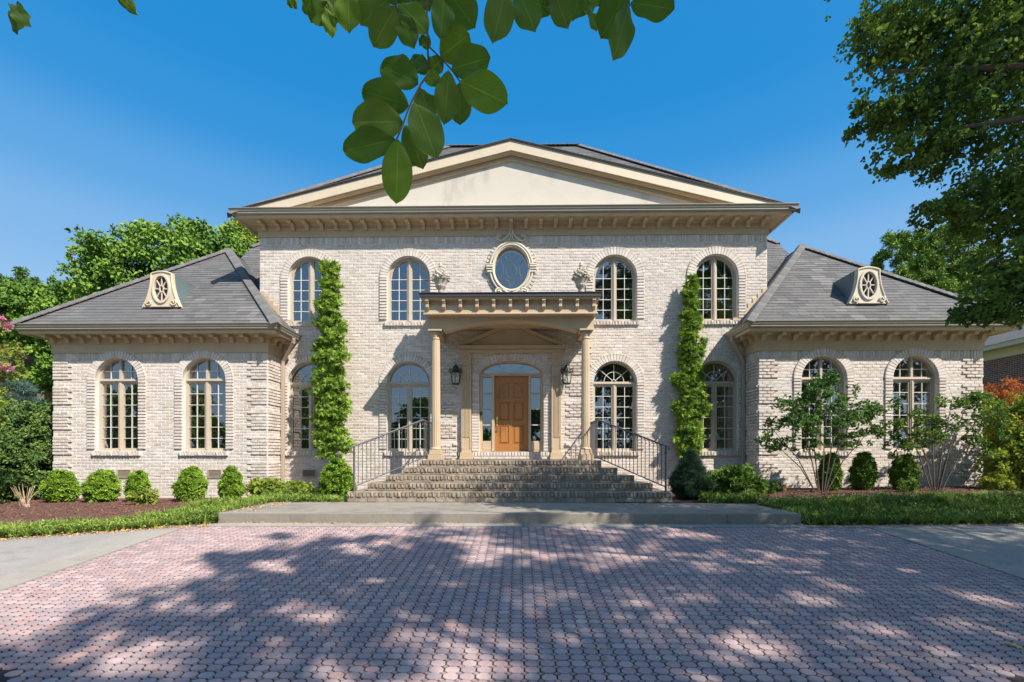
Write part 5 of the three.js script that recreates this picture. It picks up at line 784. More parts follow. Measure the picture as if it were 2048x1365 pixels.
// wooded hill behind the holly
for (const [x, z, yc, rx, ry, label, c] of [[-42.5, -27.7, 13.6, 3.4, 2.3, 'round light green tree on the slope below the dark woods', G.bright], [-59, -42.7, 20.2, 5.2, 2.6, 'dark green tree at the crest of the slope beside the thin treetop', G.mid], [-60.5, -47.7, 21.2, 3.6, 2.2, 'dark blue-green tree at the crest next to the tall broad tree', G.deep], [-43.5, -32.7, 14.2, 4.2, 3.0, 'mid green tree on the slope half behind the wing hip', G.far], [-46.5, -29.0, 12.9, 3.0, 1.0, 'thin-crowned tree whose trunk stands before the brick neighbour', G.far], [-36, -40, 13, 5, 4, 'broad green tree low on the slope behind the holly', G.far]]) {
  const g = gy(x, z);
  tree('hill_tree', label, [x, z], { h: yc - g, r: 0.22, limbs: 6, group: 'trees on the slope', blobs: [[0, yc - g, 0, rx, ry, rx, 80, 22], [rx * 0.5, yc - g - ry * 0.4, rx * 0.3, rx * 0.7, ry * 0.7, rx * 0.7, 34, 20], [-rx * 0.55, yc - g - ry * 0.4, 0.3, rx * 0.7, ry * 0.7, rx * 0.7, 34, 20]], kind: 'oval', size: [0.55, 0.9], cols: c, cluster: 0.15, mat: M.leafFar });
}
{ const t = thing('dead_treetop', 'thin bare-topped tree above the dark trees on the slope', 'tree', [-64.9, gy(-64.9, -45.7), -45.7]), h = 24 - gy(-64.9, -45.7); trunk(t, h, 0.18, [[0.8, h + 0.6, 0], [-0.5, h + 0.3, 0.2], [0.9, h - 1, 0], [-1.2, h - 0.6, 0]]); crown(t, [[0.4, h - 0.6, 0, 0.6, 1.3, 0.6, 9, 8], [-1.2, h - 0.8, 0, 0.5, 0.8, 0.6, 6, 8]], { kind: 'oval', size: [0.4, 0.7], cols: G.deep, cluster: 0.25, mat: M.leafFar }); }
// across the drive, mirrored in the window glass
for (const [x, z, h, r, label, c] of [[-19, 30, 8.5, 5, 'broad sunlit tree across the drive mirrored in the lower panes', G.yellow], [-8.5, 33, 7.5, 4.6, 'second tree across the drive, beside the broad sunlit one', G.bright], [3, 36, 7, 4.5, 'third tree across the drive, lower than its neighbours', G.mid], [14, 31, 19, 6, 'tall dark tree across the drive mirrored in the upper panes', G.deep], [25, 28, 20, 7, 'tallest dark tree across the drive, next to the shade tree', G.deep], [-32, 27, 9, 5.5, 'outermost tree across the drive beyond the sunlit one', G.bright]])
  tree('mirrored_tree', label, [x, z], { h: h * 0.6, r: 0.3, limbs: 6, group: 'trees across the drive', blobs: [[0, h * 0.6, 0, r, h * 0.4, r, 70, 16], [r * 0.6, h * 0.4, 0, r * 0.7, h * 0.3, r * 0.7, 30, 16], [-r * 0.6, h * 0.38, 0, r * 0.7, h * 0.3, r * 0.7, 30, 16]], kind: 'oval', size: [0.9, 1.3], cols: c, cluster: 0.17, mat: M.leafFar });

// the tree whose boughs hang into view and shade the court
{
  const t = thing('linden_tree', 'large dark green tree whose boughs hang into the sky over the wing roof', 'tree', [9.6, yp(9.6), 9.6]), y = -yp(9.6);
  const ends = [[-2.2, 5.2 + y, -2.6], [-3.4, 5.8 + y, -1.8], [-1.0, 6.8 + y, -2.6], [-4.9, 4.6 + y, -2.5], [-1.8, 8.0 + y, 2.4], [-4, 8.2 + y, 1.5], [1.5, 8 + y, 1.5], [2.4, 6.4 + y, -1.2], [4.8, 6.6 + y, -1.2], [0.2, 6.6 + y, -2.0], [0.4, 6 + y, -3.0], [-4.0, 3.2 + y, -2.6], [-5.2, 5.4 + y, -2.6], [-5.2, 8.0 + y, 3.2], [-4.8, 8.3 + y, -0.2]];
  trunk(t, 4.8, 0.15, ends);
  const vis = [[5.5, 5.5, 7.0, 1.3, 1.1, 0.9, 306, 8], [6.2, 7.0, 7.0, 1.9, 1.3, 1.5, 429, 9], [4.5, 5.75, 7.0, 0.55, 0.3, 0.4, 52, 8], [4.45, 4.9, 7.0, 0.5, 0.18, 0.35, 42, 8], [4.9, 4.45, 7.0, 0.6, 0.24, 0.4, 57, 8], [5.95, 4.0, 7.0, 0.75, 0.6, 0.6, 124, 8], [5.25, 3.8, 7.0, 0.5, 0.18, 0.35, 36, 8], [6.05, 3.0, 7.0, 0.6, 0.5, 0.5, 124, 8], [5.6, 2.66, 7.0, 0.45, 0.16, 0.35, 39, 8], [7.3, 4.8, 7.0, 1.5, 2.3, 1.2, 286, 8], [8.6, 6.5, 7.6, 2.4, 2.2, 1.8, 234, 10], [11.6, 6.6, 8.3, 2.8, 1.8, 1.8, 221, 16], [14.6, 6.8, 8.4, 2.6, 1.8, 1.8, 182, 16], [12.2, 6.8, 10.8, 3.0, 1.6, 2.0, 221, 16]].map((b) => [b[0] - 9.6, b[1] + y, b[2] - 9.6, ...b.slice(3)]);
  crown(t, vis, { kind: 'heart', size: [0.085, 0.145], cols: [[0.035, 0.09, 0.012], [0.19, 0.29, 0.035]], cluster: 0.32, shell: 0.05, mat: M.leaf });
}
// tall tree over the far side of the drive: its shade lies over the court
tree('tall_tree', 'tall broad tree across the drive whose dappled shade covers the pavers', [12, 17], { h: 10, r: 0.3, limbs: 12, blobs: [[-1.3, 12.8, -1.8, 5.4, 1.9, 3.9, 300, 16], [-5.9, 12.6, 0.6, 2.6, 1.3, 2.4, 92, 16], [-5.3, 12.6, -2.6, 2.1, 1.2, 1.8, 72, 15], [2.6, 13, -2.0, 2.8, 1.7, 2.8, 84, 16]], kind: 'heart', size: [0.20, 0.30], cols: G.mid, cluster: 0.15, shell: 0.1, mat: M.leafFar });
// ---------------------------------------------------------------- slender trees against the wall
function slender(label, x, z, top, bottom, wide, lean, deep = 0.8) {
  const t = thing('columnar_sweetgum', label, 'tree', [x, gy(x, z), z], 'slender trees on the front wall'), y0 = -gy(x, z), blobs = [];
  obj('trunk', limb([[0, -0.2, 0], [0.02, 0.8, 0], [lean * 0.4, 2.6, 0], [lean * 0.6, 4.2, 0], [lean * 0.3, top + y0 - 0.15, 0]], [0.05, 0.04, 0.03, 0.02, 0.006], 7), M.bark, t);
  const n = 17; for (let k = 0; k < n; k++) { const u = k / (n - 1), y = lerp(bottom + 0.2, top - 0.2, u) + y0, w = wide * (0.78 + 0.45 * u - 0.95 * u * u) * (0.93 + 0.14 * Math.sin(k * 2.3 + x)); blobs.push([lean * 0.5 * u + 0.045 * Math.sin(k * 1.7 + x), y, 0.02, w, 0.26, w * deep, Math.round(24 - 11 * u), 7]); if (k % 3 === 1) blobs.push([lean * 0.5 * u + (k % 2 ? -1 : 1) * w * 0.8, y, 0.04, w * 0.5, 0.2, w * 0.5 * deep, 4, 7]); }
  const twigs = []; for (const b of blobs) for (let k = 0; k < 3; k++) twigs.push(rod([lean * 0.3, b[1] - 0.2, 0], [b[0] + rr(-0.7, 0.7) * b[3], b[1] + rr(-0.1, 0.15), rr(-0.5, 0.5) * b[5]], 0.007, 4, 0.003)); obj('branch', twigs, M.twig, t);
  crown(t, blobs, { kind: 'star', size: [0.15, 0.24], cols: [[0.075, 0.17, 0.010], [0.33, 0.47, 0.05]], cluster: 0.45, shell: 0.25, mat: M.leaf });
}
slender('tall slender star-leaved tree in full sun against the wall by the clipped boxwood', -4.60, 0.68, 5.95, 1.0, 0.53, -0.1);
slender('tall slender star-leaved tree on the wall above the dark dwarf conifer', 4.70, 0.26, 5.62, 0.95, 0.47, 0.05, 0.40);

// ---------------------------------------------------------------- clipped and mounded shrubs
function shrub(name, label, category, x, z, rx, h, o = {}) {
  const y = gy(x, z), t = thing(name, label, category, [x, y, z], o.group), { ry = h / 2, n = 150, per = 9, ...k } = o;
  const st = []; for (let q = 0; q < 9; q++) { const a = q / 9 * 6.28; st.push(limb([[Math.cos(a) * 0.03, -0.06, Math.sin(a) * 0.03], [Math.cos(a) * rx * 0.25, h * 0.3, Math.sin(a) * rx * 0.25], [Math.cos(a) * rx * 0.6, h * rr(0.55, 0.85), Math.sin(a) * rx * 0.6]], [0.014, 0.01, 0.004], 5)); } obj('stem', st, M.twig, t);
  crown(t, o.blobs ?? [[0, h * 0.40, 0, rx, h * 0.42, rx * 0.92, n, per], [0.02, h * 0.68, 0, rx * 0.72, h * 0.30, rx * 0.7, Math.round(n * 0.45), per], [-0.03, h * 0.18, 0, rx * 0.8, h * 0.2, rx * 0.75, Math.round(n * 0.35), per]], { name: 'foliage', ...k }); return t;
}
const boxy = { mat: M.leafFar, kind: 'box', size: [0.06, 0.095], cols: G.box, cluster: 0.13, shell: 0.62, group: 'boxwoods along the wall', n: 210, per: 12 };
shrub('boxwood', 'wide round boxwood nearest the holly', 'shrub', -10.78, 1.55, 0.32, 0.78, boxy);
shrub('boxwood', 'widest round boxwood beside a wall vent, second from the holly', 'shrub', -9.79, 1.55, 0.34, 0.76, boxy);
shrub('boxwood', 'small round boxwood behind the low yellow-green plant', 'shrub', -8.92, 1.55, 0.23, 0.74, boxy);
shrub('boxwood', 'large round boxwood in front of a vent, between two smaller ones', 'shrub', -7.64, 1.55, 0.31, 0.82, boxy);
shrub('boxwood', 'upright egg-shaped boxwood at the inner corner of the sunny wing', 'shrub', -6.66, 1.55, 0.235, 0.80, boxy);
shrub('boxwood', 'pointed boxwood under the slender tree beside the iron railing', 'shrub', -3.85, 2.2, 0.36, 0.98, { ...boxy, blobs: [[0, 0.36, 0, 0.36, 0.36, 0.34, 210, 12], [0, 0.62, 0, 0.27, 0.28, 0.26, 110, 12], [0, 0.85, 0, 0.13, 0.2, 0.13, 30, 10]] });
const boxy2 = { ...boxy, cols: [[0.07, 0.15, 0.014], [0.20, 0.31, 0.035]] };
shrub('boxwood', 'narrow boxwood behind the stems of the many-stemmed shrub', 'shrub', 7.48, 1.55, 0.23, 0.86, boxy2);
shrub('boxwood', 'upright boxwood standing free between the two many-stemmed shrubs', 'shrub', 8.26, 1.55, 0.25, 0.90, boxy2);
shrub('boxwood', 'broad upright boxwood beside the wispy many-stemmed shrub', 'shrub', 9.2, 1.55, 0.27, 0.84, boxy2);
shrub('dwarf_conifer', 'dark blue-green dwarf conifer at the foot of a slender tree', 'conifer', 3.95, 2.3, 0.42, 0.98, { kind: 'needle', size: [0.09, 0.14], cols: [[0.018, 0.05, 0.022], [0.05, 0.11, 0.045]], cluster: 0.16, shell: 0.55, blobs: [[0, 0.32, 0, 0.42, 0.32, 0.40, 200, 9], [0, 0.58, 0, 0.30, 0.3, 0.29, 110, 9], [0, 0.84, 0, 0.13, 0.18, 0.13, 26, 8]] });
const hyd = { kind: 'oval', size: [0.20, 0.30], cluster: 0.3, shell: 0.3, mat: M.leaf };
shrub('hydrangea', 'leafy yellow-green hydrangea mound at the foot of the wing downpipe', 'plant', -5.75, 1.75, 0.52, 0.46, { ...hyd, cols: G.yellow, n: 26, per: 6, group: 'hydrangea mounds' });
shrub('hydrangea', 'low yellow-green plant between the wing corner and the slender tree', 'plant', -4.95, 1.9, 0.40, 0.36, { ...hyd, cols: G.yellow, n: 20, per: 6, group: 'hydrangea mounds' });
shrub('hydrangea', 'small low yellow-green plant in the mulch before a boxwood', 'plant', -8.15, 2.25, 0.28, 0.36, { ...hyd, size: [0.14, 0.2], cols: G.yellow, n: 14, per: 6, group: 'hydrangea mounds' });
shrub('hydrangea', 'broad fresh green hydrangea mound next to the dwarf conifer', 'plant', 5.05, 2.0, 0.62, 0.72, { ...hyd, cols: G.bright, n: 48, per: 7, group: 'hydrangea mounds' });
shrub('hydrangea', 'sparse low plant beside the terracotta stone', 'plant', 6.05, 1.7, 0.26, 0.3, { ...hyd, size: [0.1, 0.15], cols: G.mid, n: 10, per: 5, group: 'hydrangea mounds' });
shrub('hydrangea', 'tiny bright green plant in the mulch between two boxwoods', 'plant', 8.72, 2.2, 0.22, 0.3, { ...hyd, size: [0.1, 0.16], cols: G.bright, n: 10, per: 5, group: 'hydrangea mounds' });
shrub('golden_shrub', 'small golden green mound at the outer corner of the shaded wing', 'shrub', 11.0, 1.9, 0.36, 0.42, { kind: 'oval', size: [0.09, 0.14], cols: [[0.2, 0.28, 0.02], [0.42, 0.46, 0.05]], cluster: 0.2, n: 60, per: 7 });
// many-stemmed shrubs
function multiStem(label, x, z, stems, blobs, cols, group) {
  const y = gy(x, z), t = thing('multi_stem_shrub', label, 'shrub', [x, y, z], group), l = [];
  for (const [ex, ey, ez] of stems) { const m = V(ex * 0.45, ey * 0.5, ez * 0.45), a = V(ex * 0.08, -0.08, ez * 0.08); obj('stem', limb([a, m, V(ex * 0.8, ey * 0.8, ez * 0.8), V(ex, ey, ez)], [0.016, 0.012, 0.008, 0.004], 6), M.bark, t); for (let k = 0; k < 7; k++) { const u = rr(0.45, 1), p = V(ex * u, ey * u, ez * u); l.push(rod(p, p.clone().add(V(rr(-0.35, 0.35), rr(0.02, 0.3), rr(-0.25, 0.25))), 0.004, 4, 0.002)); } }
  obj('twigs', l, M.twig, t); crown(t, blobs, { kind: 'heart', size: [0.11, 0.17], cols, cluster: 0.30, shell: 0.25, mat: M.leaf, name: 'foliage' });
}
multiStem('dark green many-stemmed shrub spreading before the arched window of the shaded wing', 6.95, 2.05, [[-1.2, 1.5, 0.1], [-0.7, 1.9, 0.2], [-0.3, 2.1, -0.1], [0.1, 2.4, 0.1], [0.4, 2.2, 0.2], [0.8, 1.9, 0], [1.0, 1.4, 0.1], [-0.9, 1.1, -0.2]], [[0.15, 2.15, 0, 0.60, 0.50, 0.4, 32, 8], [-0.65, 1.62, 0.05, 0.62, 0.50, 0.4, 30, 8], [0.85, 1.72, 0, 0.52, 0.56, 0.4, 27, 8], [0.1, 1.55, 0.1, 0.7, 0.32, 0.4, 14, 7], [-1.1, 1.2, 0, 0.36, 0.26, 0.3, 11, 7], [0.75, 1.15, 0, 0.45, 0.25, 0.3, 9, 6], [0.2, 2.5, 0, 0.32, 0.22, 0.3, 11, 7], [-0.2, 1.0, 0, 0.5, 0.25, 0.3, 6, 6]], [[0.04, 0.11, 0.018], [0.13, 0.235, 0.04]], 'many-stemmed shrubs');
multiStem('wispy many-stemmed shrub with sparse leaves at the outer end of the shaded wing', 9.5, 2.0, [[-0.9, 1.7, 0.1], [-0.5, 1.4, 0.1], [-0.1, 1.9, 0], [0.3, 2.1, 0.1], [0.8, 2.2, 0], [1.2, 1.8, 0.1], [0.6, 1.3, -0.1]], [[-0.9, 1.55, 0, 0.5, 0.5, 0.35, 16, 7], [-0.25, 1.3, 0.1, 0.5, 0.45, 0.35, 15, 7], [0.4, 1.75, 0, 0.5, 0.45, 0.35, 16, 7], [1.05, 1.85, 0, 0.5, 0.55, 0.35, 18, 7], [1.1, 1.2, 0, 0.45, 0.4, 0.35, 11, 7], [-0.8, 0.95, 0, 0.5, 0.3, 0.3, 9, 6]], [[0.05, 0.11, 0.014], [0.16, 0.26, 0.035]], 'many-stemmed shrubs');
// at the ends of the house
shrub('holly', 'tall dense glossy dark green holly at the corner of the sunny wing', 'shrub', -12.95, 0.1, 1.1, 3.1, { kind: 'oval', size: [0.15, 0.22], cols: [[0.045, 0.11, 0.012], [0.15, 0.25, 0.03]], mat: M.gloss, cluster: 0.2, shell: 0.4, blobs: [[-0.05, 1.0, 0.25, 1.0, 1.0, 0.8, 150, 16], [-0.1, 1.9, 0, 0.9, 0.8, 0.7, 110, 16], [-0.9, 1.3, 0.5, 0.8, 1.0, 0.7, 100, 15], [-0.3, 0.4, 0.6, 1.0, 0.5, 0.6, 70, 14], [-1.8, 0.8, 0.6, 0.8, 0.8, 0.6, 70, 14], [-0.2, 0.45, 1.0, 0.7, 0.5, 0.4, 50, 13], [-1.2, 0.5, 1.3, 0.9, 0.5, 0.5, 50, 13], [0.35, 0.4, 1.0, 0.5, 0.45, 0.4, 40, 13], [-0.6, 1.2, 0.9, 0.8, 0.8, 0.5, 80, 14]] });
shrub('holly', 'blue-black taller evergreen shrub pressed against the wing corner behind the holly', 'shrub', -12.75, -1.7, 0.8, 3.6, { kind: 'oval', size: [0.16, 0.24], cols: [[0.012, 0.04, 0.02], [0.05, 0.11, 0.03]], mat: M.gloss, cluster: 0.2, shell: 0.4, blobs: [[0.1, 2.6, 0, 0.75, 1.0, 0.7, 110, 15], [0, 1.4, 0, 0.8, 1.2, 0.7, 100, 15]] });
{ const t = thing('crape_myrtle', 'pink-flowering crape myrtle with yellowish leaves before the brick neighbour', 'tree', [-11.5, gy(-11.5, 3.2), 3.2]), y = -gy(-11.5, 3.2); for (const [a, b] of [[0.5, 3.2], [0.9, 2.2], [0.2, 3.8], [1.1, 3.0]]) obj('trunk', limb([[0, -0.1, 0], [a * 0.3, b * 0.5 + y, 0.05], [a, b + y, 0.1]], [0.03, 0.022, 0.008], 6), M.bark, t); crown(t, [[1.05, 2.9 + y, 0, 0.42, 0.8, 0.4, 24, 8], [0.8, 1.9 + y, 0, 0.5, 0.7, 0.4, 20, 8], [0.3, 3.4 + y, 0, 0.5, 0.8, 0.4, 20, 8]], { kind: 'oval', size: [0.12, 0.18], cols: G.yellow, cluster: 0.3, shell: 0.2 }); crown(t, [[1.22, 3.62 + y, 0.05, 0.12, 0.16, 0.1, 6, 10], [1.32, 2.72 + y, 0.05, 0.10, 0.10, 0.1, 5, 9]], { kind: 'box', size: [0.06, 0.09], cols: [[0.55, 0.16, 0.28], [0.8, 0.42, 0.52]], cluster: 0.4, shell: 0.1, name: 'blossom' }); }
tree('blue_spruce', 'small blue-green spruce between the holly and the brick neighbour', [-24.1, -9.5], { h: 2.4, r: 0.08, limbs: 8, category: 'conifer', blobs: [[0, 0.6, 0, 1.6, 0.4, 1.5, 50, 14], [0, 1.2, 0, 1.2, 0.4, 1.1, 36, 14], [0, 1.8, 0, 0.8, 0.4, 0.8, 24, 12], [0, 2.4, 0, 0.4, 0.4, 0.4, 10, 12]], kind: 'needle', size: [0.3, 0.45], cols: [[0.05, 0.11, 0.08], [0.13, 0.22, 0.17]], cluster: 0.3 });
{ const t = thing('dry_perennial', 'bleached dry stalks of a cut-back perennial in the mulch by the holly', 'plant', [-10.5, gy(-10.5, 2.6), 2.6]); const l = []; for (let k = 0; k < 26; k++) { const a = rr(0, 6.28), e = rr(0.1, 0.28); l.push(limb([[rr(-0.1, 0.1), -0.02, rr(-0.06, 0.06)], [Math.cos(a) * e * 0.5, 0.2, Math.sin(a) * 0.1], [Math.cos(a) * e, rr(0.22, 0.5), Math.sin(a) * 0.2]], [0.006, 0.005, 0.003], 4)); } obj('stalk', l, std0('stalk', { color: rgb(0.42, 0.32, 0.20), roughness: 1 }), t); }
const side = { kind: 'oval', size: [0.16, 0.24], cluster: 0.22, shell: 0.3 };
shrub('leafy_shrub', 'tall yellow-green leafy shrub at the outer corner of the shaded wing', 'shrub', 11.75, 1.6, 0.8, 2.3, { ...side, cols: G.yellow, blobs: [[0, 1.5, 0, 0.65, 0.75, 0.6, 50, 9], [0.1, 0.8, 0, 0.75, 0.7, 0.6, 50, 9], [-0.4, 0.6, 0.2, 0.5, 0.5, 0.4, 24, 8]] });
shrub('leafy_shrub', 'mid green leafy shrub behind the golden mound, beside the tall yellow-green one', 'shrub', 12.3, 2.4, 0.7, 1.5, { ...side, cols: G.mid, blobs: [[0, 0.8, 0, 0.8, 0.7, 0.6, 60, 9]] });
tree('japanese_maple', 'orange-red Japanese maple before the dark red brick neighbour', [16.8, -3.2], { h: 2.2, r: 0.08, limbs: 8, blobs: [[0, 2.4, 0, 1.5, 0.75, 1.2, 80, 14], [0.3, 1.7, 0.4, 1.3, 0.6, 1, 50, 12]], kind: 'slim', size: [0.2, 0.3], cols: [[0.28, 0.075, 0.012], [0.55, 0.17, 0.03]], cluster: 0.2 });
// terracotta-coloured stone in the bed
{ const g = new THREE.IcosahedronGeometry(0.13, 3), p = g.attributes.position; for (let i = 0; i < p.count; i++) { const x = p.getX(i), y = p.getY(i), z = p.getZ(i), k = 1 + 0.12 * Math.sin(x * 31) * Math.cos(y * 27 + z * 19); p.setXYZ(i, x * k, Math.max(-0.05, y * k * 1.05), z * k); } g.computeVertexNormals(); const o = obj('boulder', g, std0('terracotta', { color: rgb(0.30, 0.10, 0.055), map: stoneMap, roughness: 0.95 })); o.position.set(6.45, gy(6.45, 1.35) + 0.05, 1.35); tag(o, 'small rounded terracotta-red stone in the mulch by the wing wall', 'stone'); }

// ---------------------------------------------------------------- border grass, mulch chips, litter
const tuft = (seed) => { const q = rngOf(seed), l = []; for (let k = 0; k < 24; k++) { const a = q() * 6.28, e = 0.35 + q() * 0.85, h = 0.6 + q() * 0.45, w = 0.019, pos = [], P = (t) => [Math.cos(a) * (0.06 + e * t * t * 0.75), h * t * (1 - 0.42 * t * e), Math.sin(a) * (0.06 + e * t * t * 0.75)], n = 4; for (let i = 0; i < n; i++) { const p = P(i / n), r = P((i + 1) / n), wa = w * (1 - i / n * 0.7), wb = w * (1 - (i + 1) / n * 0.9), sx = -Math.sin(a), sz = Math.cos(a), A = [p[0] - sx * wa, p[1], p[2] - sz * wa], B = [p[0] + sx * wa, p[1], p[2] + sz * wa], C = [r[0] + sx * wb, r[1], r[2] + sz * wb], D = [r[0] - sx * wb, r[1], r[2] - sz * wb]; pos.push(...A, ...B, ...C, ...A, ...C, ...D); } const g = new THREE.BufferGeometry(); g.setAttribute('position', new THREE.Float32BufferAttribute(pos, 3)); g.computeVertexNormals(); g.setAttribute('uv', new THREE.Float32BufferAttribute(new Float32Array(pos.length / 3 * 2), 2)); l.push(g); } return ready(mergeGeometries(l)); };
const TUFTS = [tuft(3), tuft(8)];
function border(name, label, areas, cols, tall) { // areas: [x0, x1, zNear(x), zFar(x), per square metre]
  const ms = [[], []], cs = [[], []];
  for (const [x0, x1, near, far, dens] of areas) { const n = Math.round((x1 - x0) * Math.abs(near((x0 + x1) / 2) - far((x0 + x1) / 2)) * dens); for (let k = 0; k < n; k++) { const x = rr(x0, x1), z = lerp(near(x), far(x), R()) + gauss() * 0.05, s = tall * (0.62 + 0.8 * nC(x * 0.21, z * 0.23)) * rr(0.75, 1.25), j = k % 2; ms[j].push(M4(x, gy(x, z) - 0.01, z, s, s * rr(0.8, 1.15), s, turnY(rr(0, 6.28)))); const t = clamp(R() * 0.7 + 1.3 * (nC(x * 0.19, z * 0.2) - 0.5) + 0.15, 0, 1); cs[j].push(rgb(lerp(cols[0][0], cols[1][0], t), lerp(cols[0][1], cols[1][1], t), lerp(cols[0][2], cols[1][2], t))); } }
  const g = put(new THREE.Group(), name); g.userData = { kind: 'stuff', label, category: 'grass' }; ms.forEach((m, j) => copies('grass_blades', TUFTS[j], M.leafFar, m, cs[j], g));
  const lm = [[], []], lc = [[], []];
  for (const [x0, x1, near, far, dens] of areas) { const n = Math.round((x1 - x0) * Math.abs(near((x0 + x1) / 2) - far((x0 + x1) / 2)) * dens * 2.4); for (let k = 0; k < n; k++) { const x = rr(x0, x1), z = lerp(near(x), far(x), R()), s = rr(0.07, 0.12), j = k % 2; lm[j].push(M4(x, gy(x, z) + rr(0.0, 0.13), z, s, s, s, new THREE.Quaternion().setFromEuler(new THREE.Euler(rr(-0.6, 0.6), rr(0, 6.28), rr(-0.6, 0.6))))); const t = R(); lc[j].push(rgb(lerp(cols[0][0], cols[1][0], t), lerp(cols[0][1], cols[1][1], t), lerp(cols[0][2], cols[1][2], t))); } }
  lm.forEach((m, j) => copies('creeper_leaves', SPRIGS.oval[j], M.leafFar, m, lc[j], g));
}
border('border_grass', 'strip of lilyturf grass before the bed with five round boxwoods', [[-15, -4.95, (x) => edgeZ(x) - 0.06, (x) => edgeZ(x) - 0.75, 150], [-6.3, -4.95, () => 2.9, () => 4.6, 150], [-5.6, -3.5, () => 2.45, () => 2.93, 190], [-5.4, -4.0, () => 2.0, () => 2.4, 90]], [[0.055, 0.125, 0.012], [0.30, 0.39, 0.06]], 0.235);
border('border_grass', 'strip of lilyturf grass before the bed with many-stemmed shrubs', [[4.95, 15, (x) => edgeZ(x) - 0.06, (x) => edgeZ(x) - 1.55, 130], [4.0, 5.2, () => 2.6, () => 3.1, 120]], [[0.055, 0.125, 0.012], [0.30, 0.39, 0.06]], 0.25);
{ // chips lying on the mulch and dry leaves along the kerbs
  const chip = ready(uvm(new THREE.BoxGeometry(1, 0.22, 0.35))), m = [], c = [];
  for (let k = 0; k < 9000; k++) { const s = R() < 0.6 ? -1 : 1, x = s * rr(4.95, 14.5), z = rr(0.8, edgeZ(x) - 0.3), l = rr(0.02, 0.06); m.push(M4(x, gy(x, z) + rr(0, 0.012), z, l, l, l, new THREE.Quaternion().setFromEuler(new THREE.Euler(rr(-0.4, 0.4), rr(0, 6.28), rr(-0.4, 0.4))))); const t = rr(0.5, 1.5); c.push(rgb(0.165 * t, 0.075 * t, 0.05 * t)); }
  const o = copies('mulch_chips', chip, M.dry, m, c); o.userData.label = 'loose brown bark chips lying on the mulch'; o.userData.category = 'mulch';
  const curl = ready(leafShape([[0, 0], [0.3, 0.22], [0.65, 0.25], [1, 0]], 0.7, 0.4)), lm = [], lc = [];
  const drop = (x, z, y, dens) => { const s = rr(0.022, 0.05); lm.push(M4(x, y + 0.008, z, s, s, s, new THREE.Quaternion().setFromEuler(new THREE.Euler(-Math.PI / 2 + rr(-0.7, 0.7), rr(-0.5, 0.5), rr(0, 6.28))))); const t = R(); lc.push(rgb(lerp(0.42, 0.62, t), lerp(0.20, 0.40, t), lerp(0.06, 0.18, t))); };
  for (let k = 0; k < 1500; k++) { const x = rr(-15, -4.95), z = edgeZ(x) + 0.02 + Math.abs(gauss()) * 0.10; drop(x, z, yp(z) + 0.012); }
  for (let k = 0; k < 520; k++) { const x = rr(-4.9, 4.9), z = PZ + 0.02 + Math.abs(gauss()) * 0.03; if (R() < smooth(x, -4.9, 2) * 0.6) continue; drop(x, z, yp(z) + 0.014); }
  for (let k = 0; k < 420; k++) { const x = rr(4.95, 12), z = edgeZ(x) + 0.02 + Math.abs(gauss()) * 0.08; drop(x, z, yp(z) + 0.012); }
  for (let k = 0; k < 160; k++) { const x = rr(-4.95, -4.4), z = rr(2.9, 4.6); drop(x, z, 0.004); }
  for (let k = 0; k < 70; k++) { const x = rr(-5, 5.5), z = rr(5, 9.2); drop(x, z, yp(z) + 0.004); }
  const q = copies('leaf_litter', curl, M.dry, lm, lc); q.userData.label = 'scattered dry tan leaves along the kerbs'; q.userData.category = 'leaves';
}
{ // a few larger fallen leaves on the pavers
  const big = ready(leafShape([[0, 0], [0.3, 0.25], [0.6, 0.28], [1, 0]], 0.35, 0.2)), star = ready(STAR_LEAF.clone());
  for (const [px, py, s, c, label, st] of [[1045, 1101, 0.07, [0.55, 0.5, 0.05], 'small yellow leaf lying on the pavers straight out from the front door', 0], [1152, 1270, 0.05, [0.6, 0.5, 0.12], 'curled pale yellow leaf on the shaded pavers', 0], [1180, 1226, 0.05, [0.06, 0.25, 0.03], 'small fresh green leaf on the pavers, farther from the camera', 0], [2012, 1289, 0.10, [0.6, 0.42, 0.10], 'larger of two yellow star-shaped leaves on the pavers', 1], [2026, 1291, 0.08, [0.62, 0.45, 0.12], 'smaller of two yellow star-shaped leaves on the pavers', 1], [1934, 1332, 0.06, [0.65, 0.58, 0.45], 'pale bleached leaf on the pavers by the corner border', 0]]) {
    const D = 1706 / (py - 825), x = (px - 1038) * D / 910 + 0.2, z = 12.3 - D, o = put(new THREE.Mesh(st ? star : big, (() => { const m = M.dry.clone(); m.color.setRGB(...c); return m; })()), 'fallen_leaf'); o.position.set(x, yp(z) + 0.012, z); o.rotation.set(-Math.PI / 2 + 0.15, 0.1, rr(0, 6.28)); o.scale.setScalar(s); tag(o, label.replace(', farther from the camera', ''), 'leaf', 'fallen leaves on the pavers');
  }
}

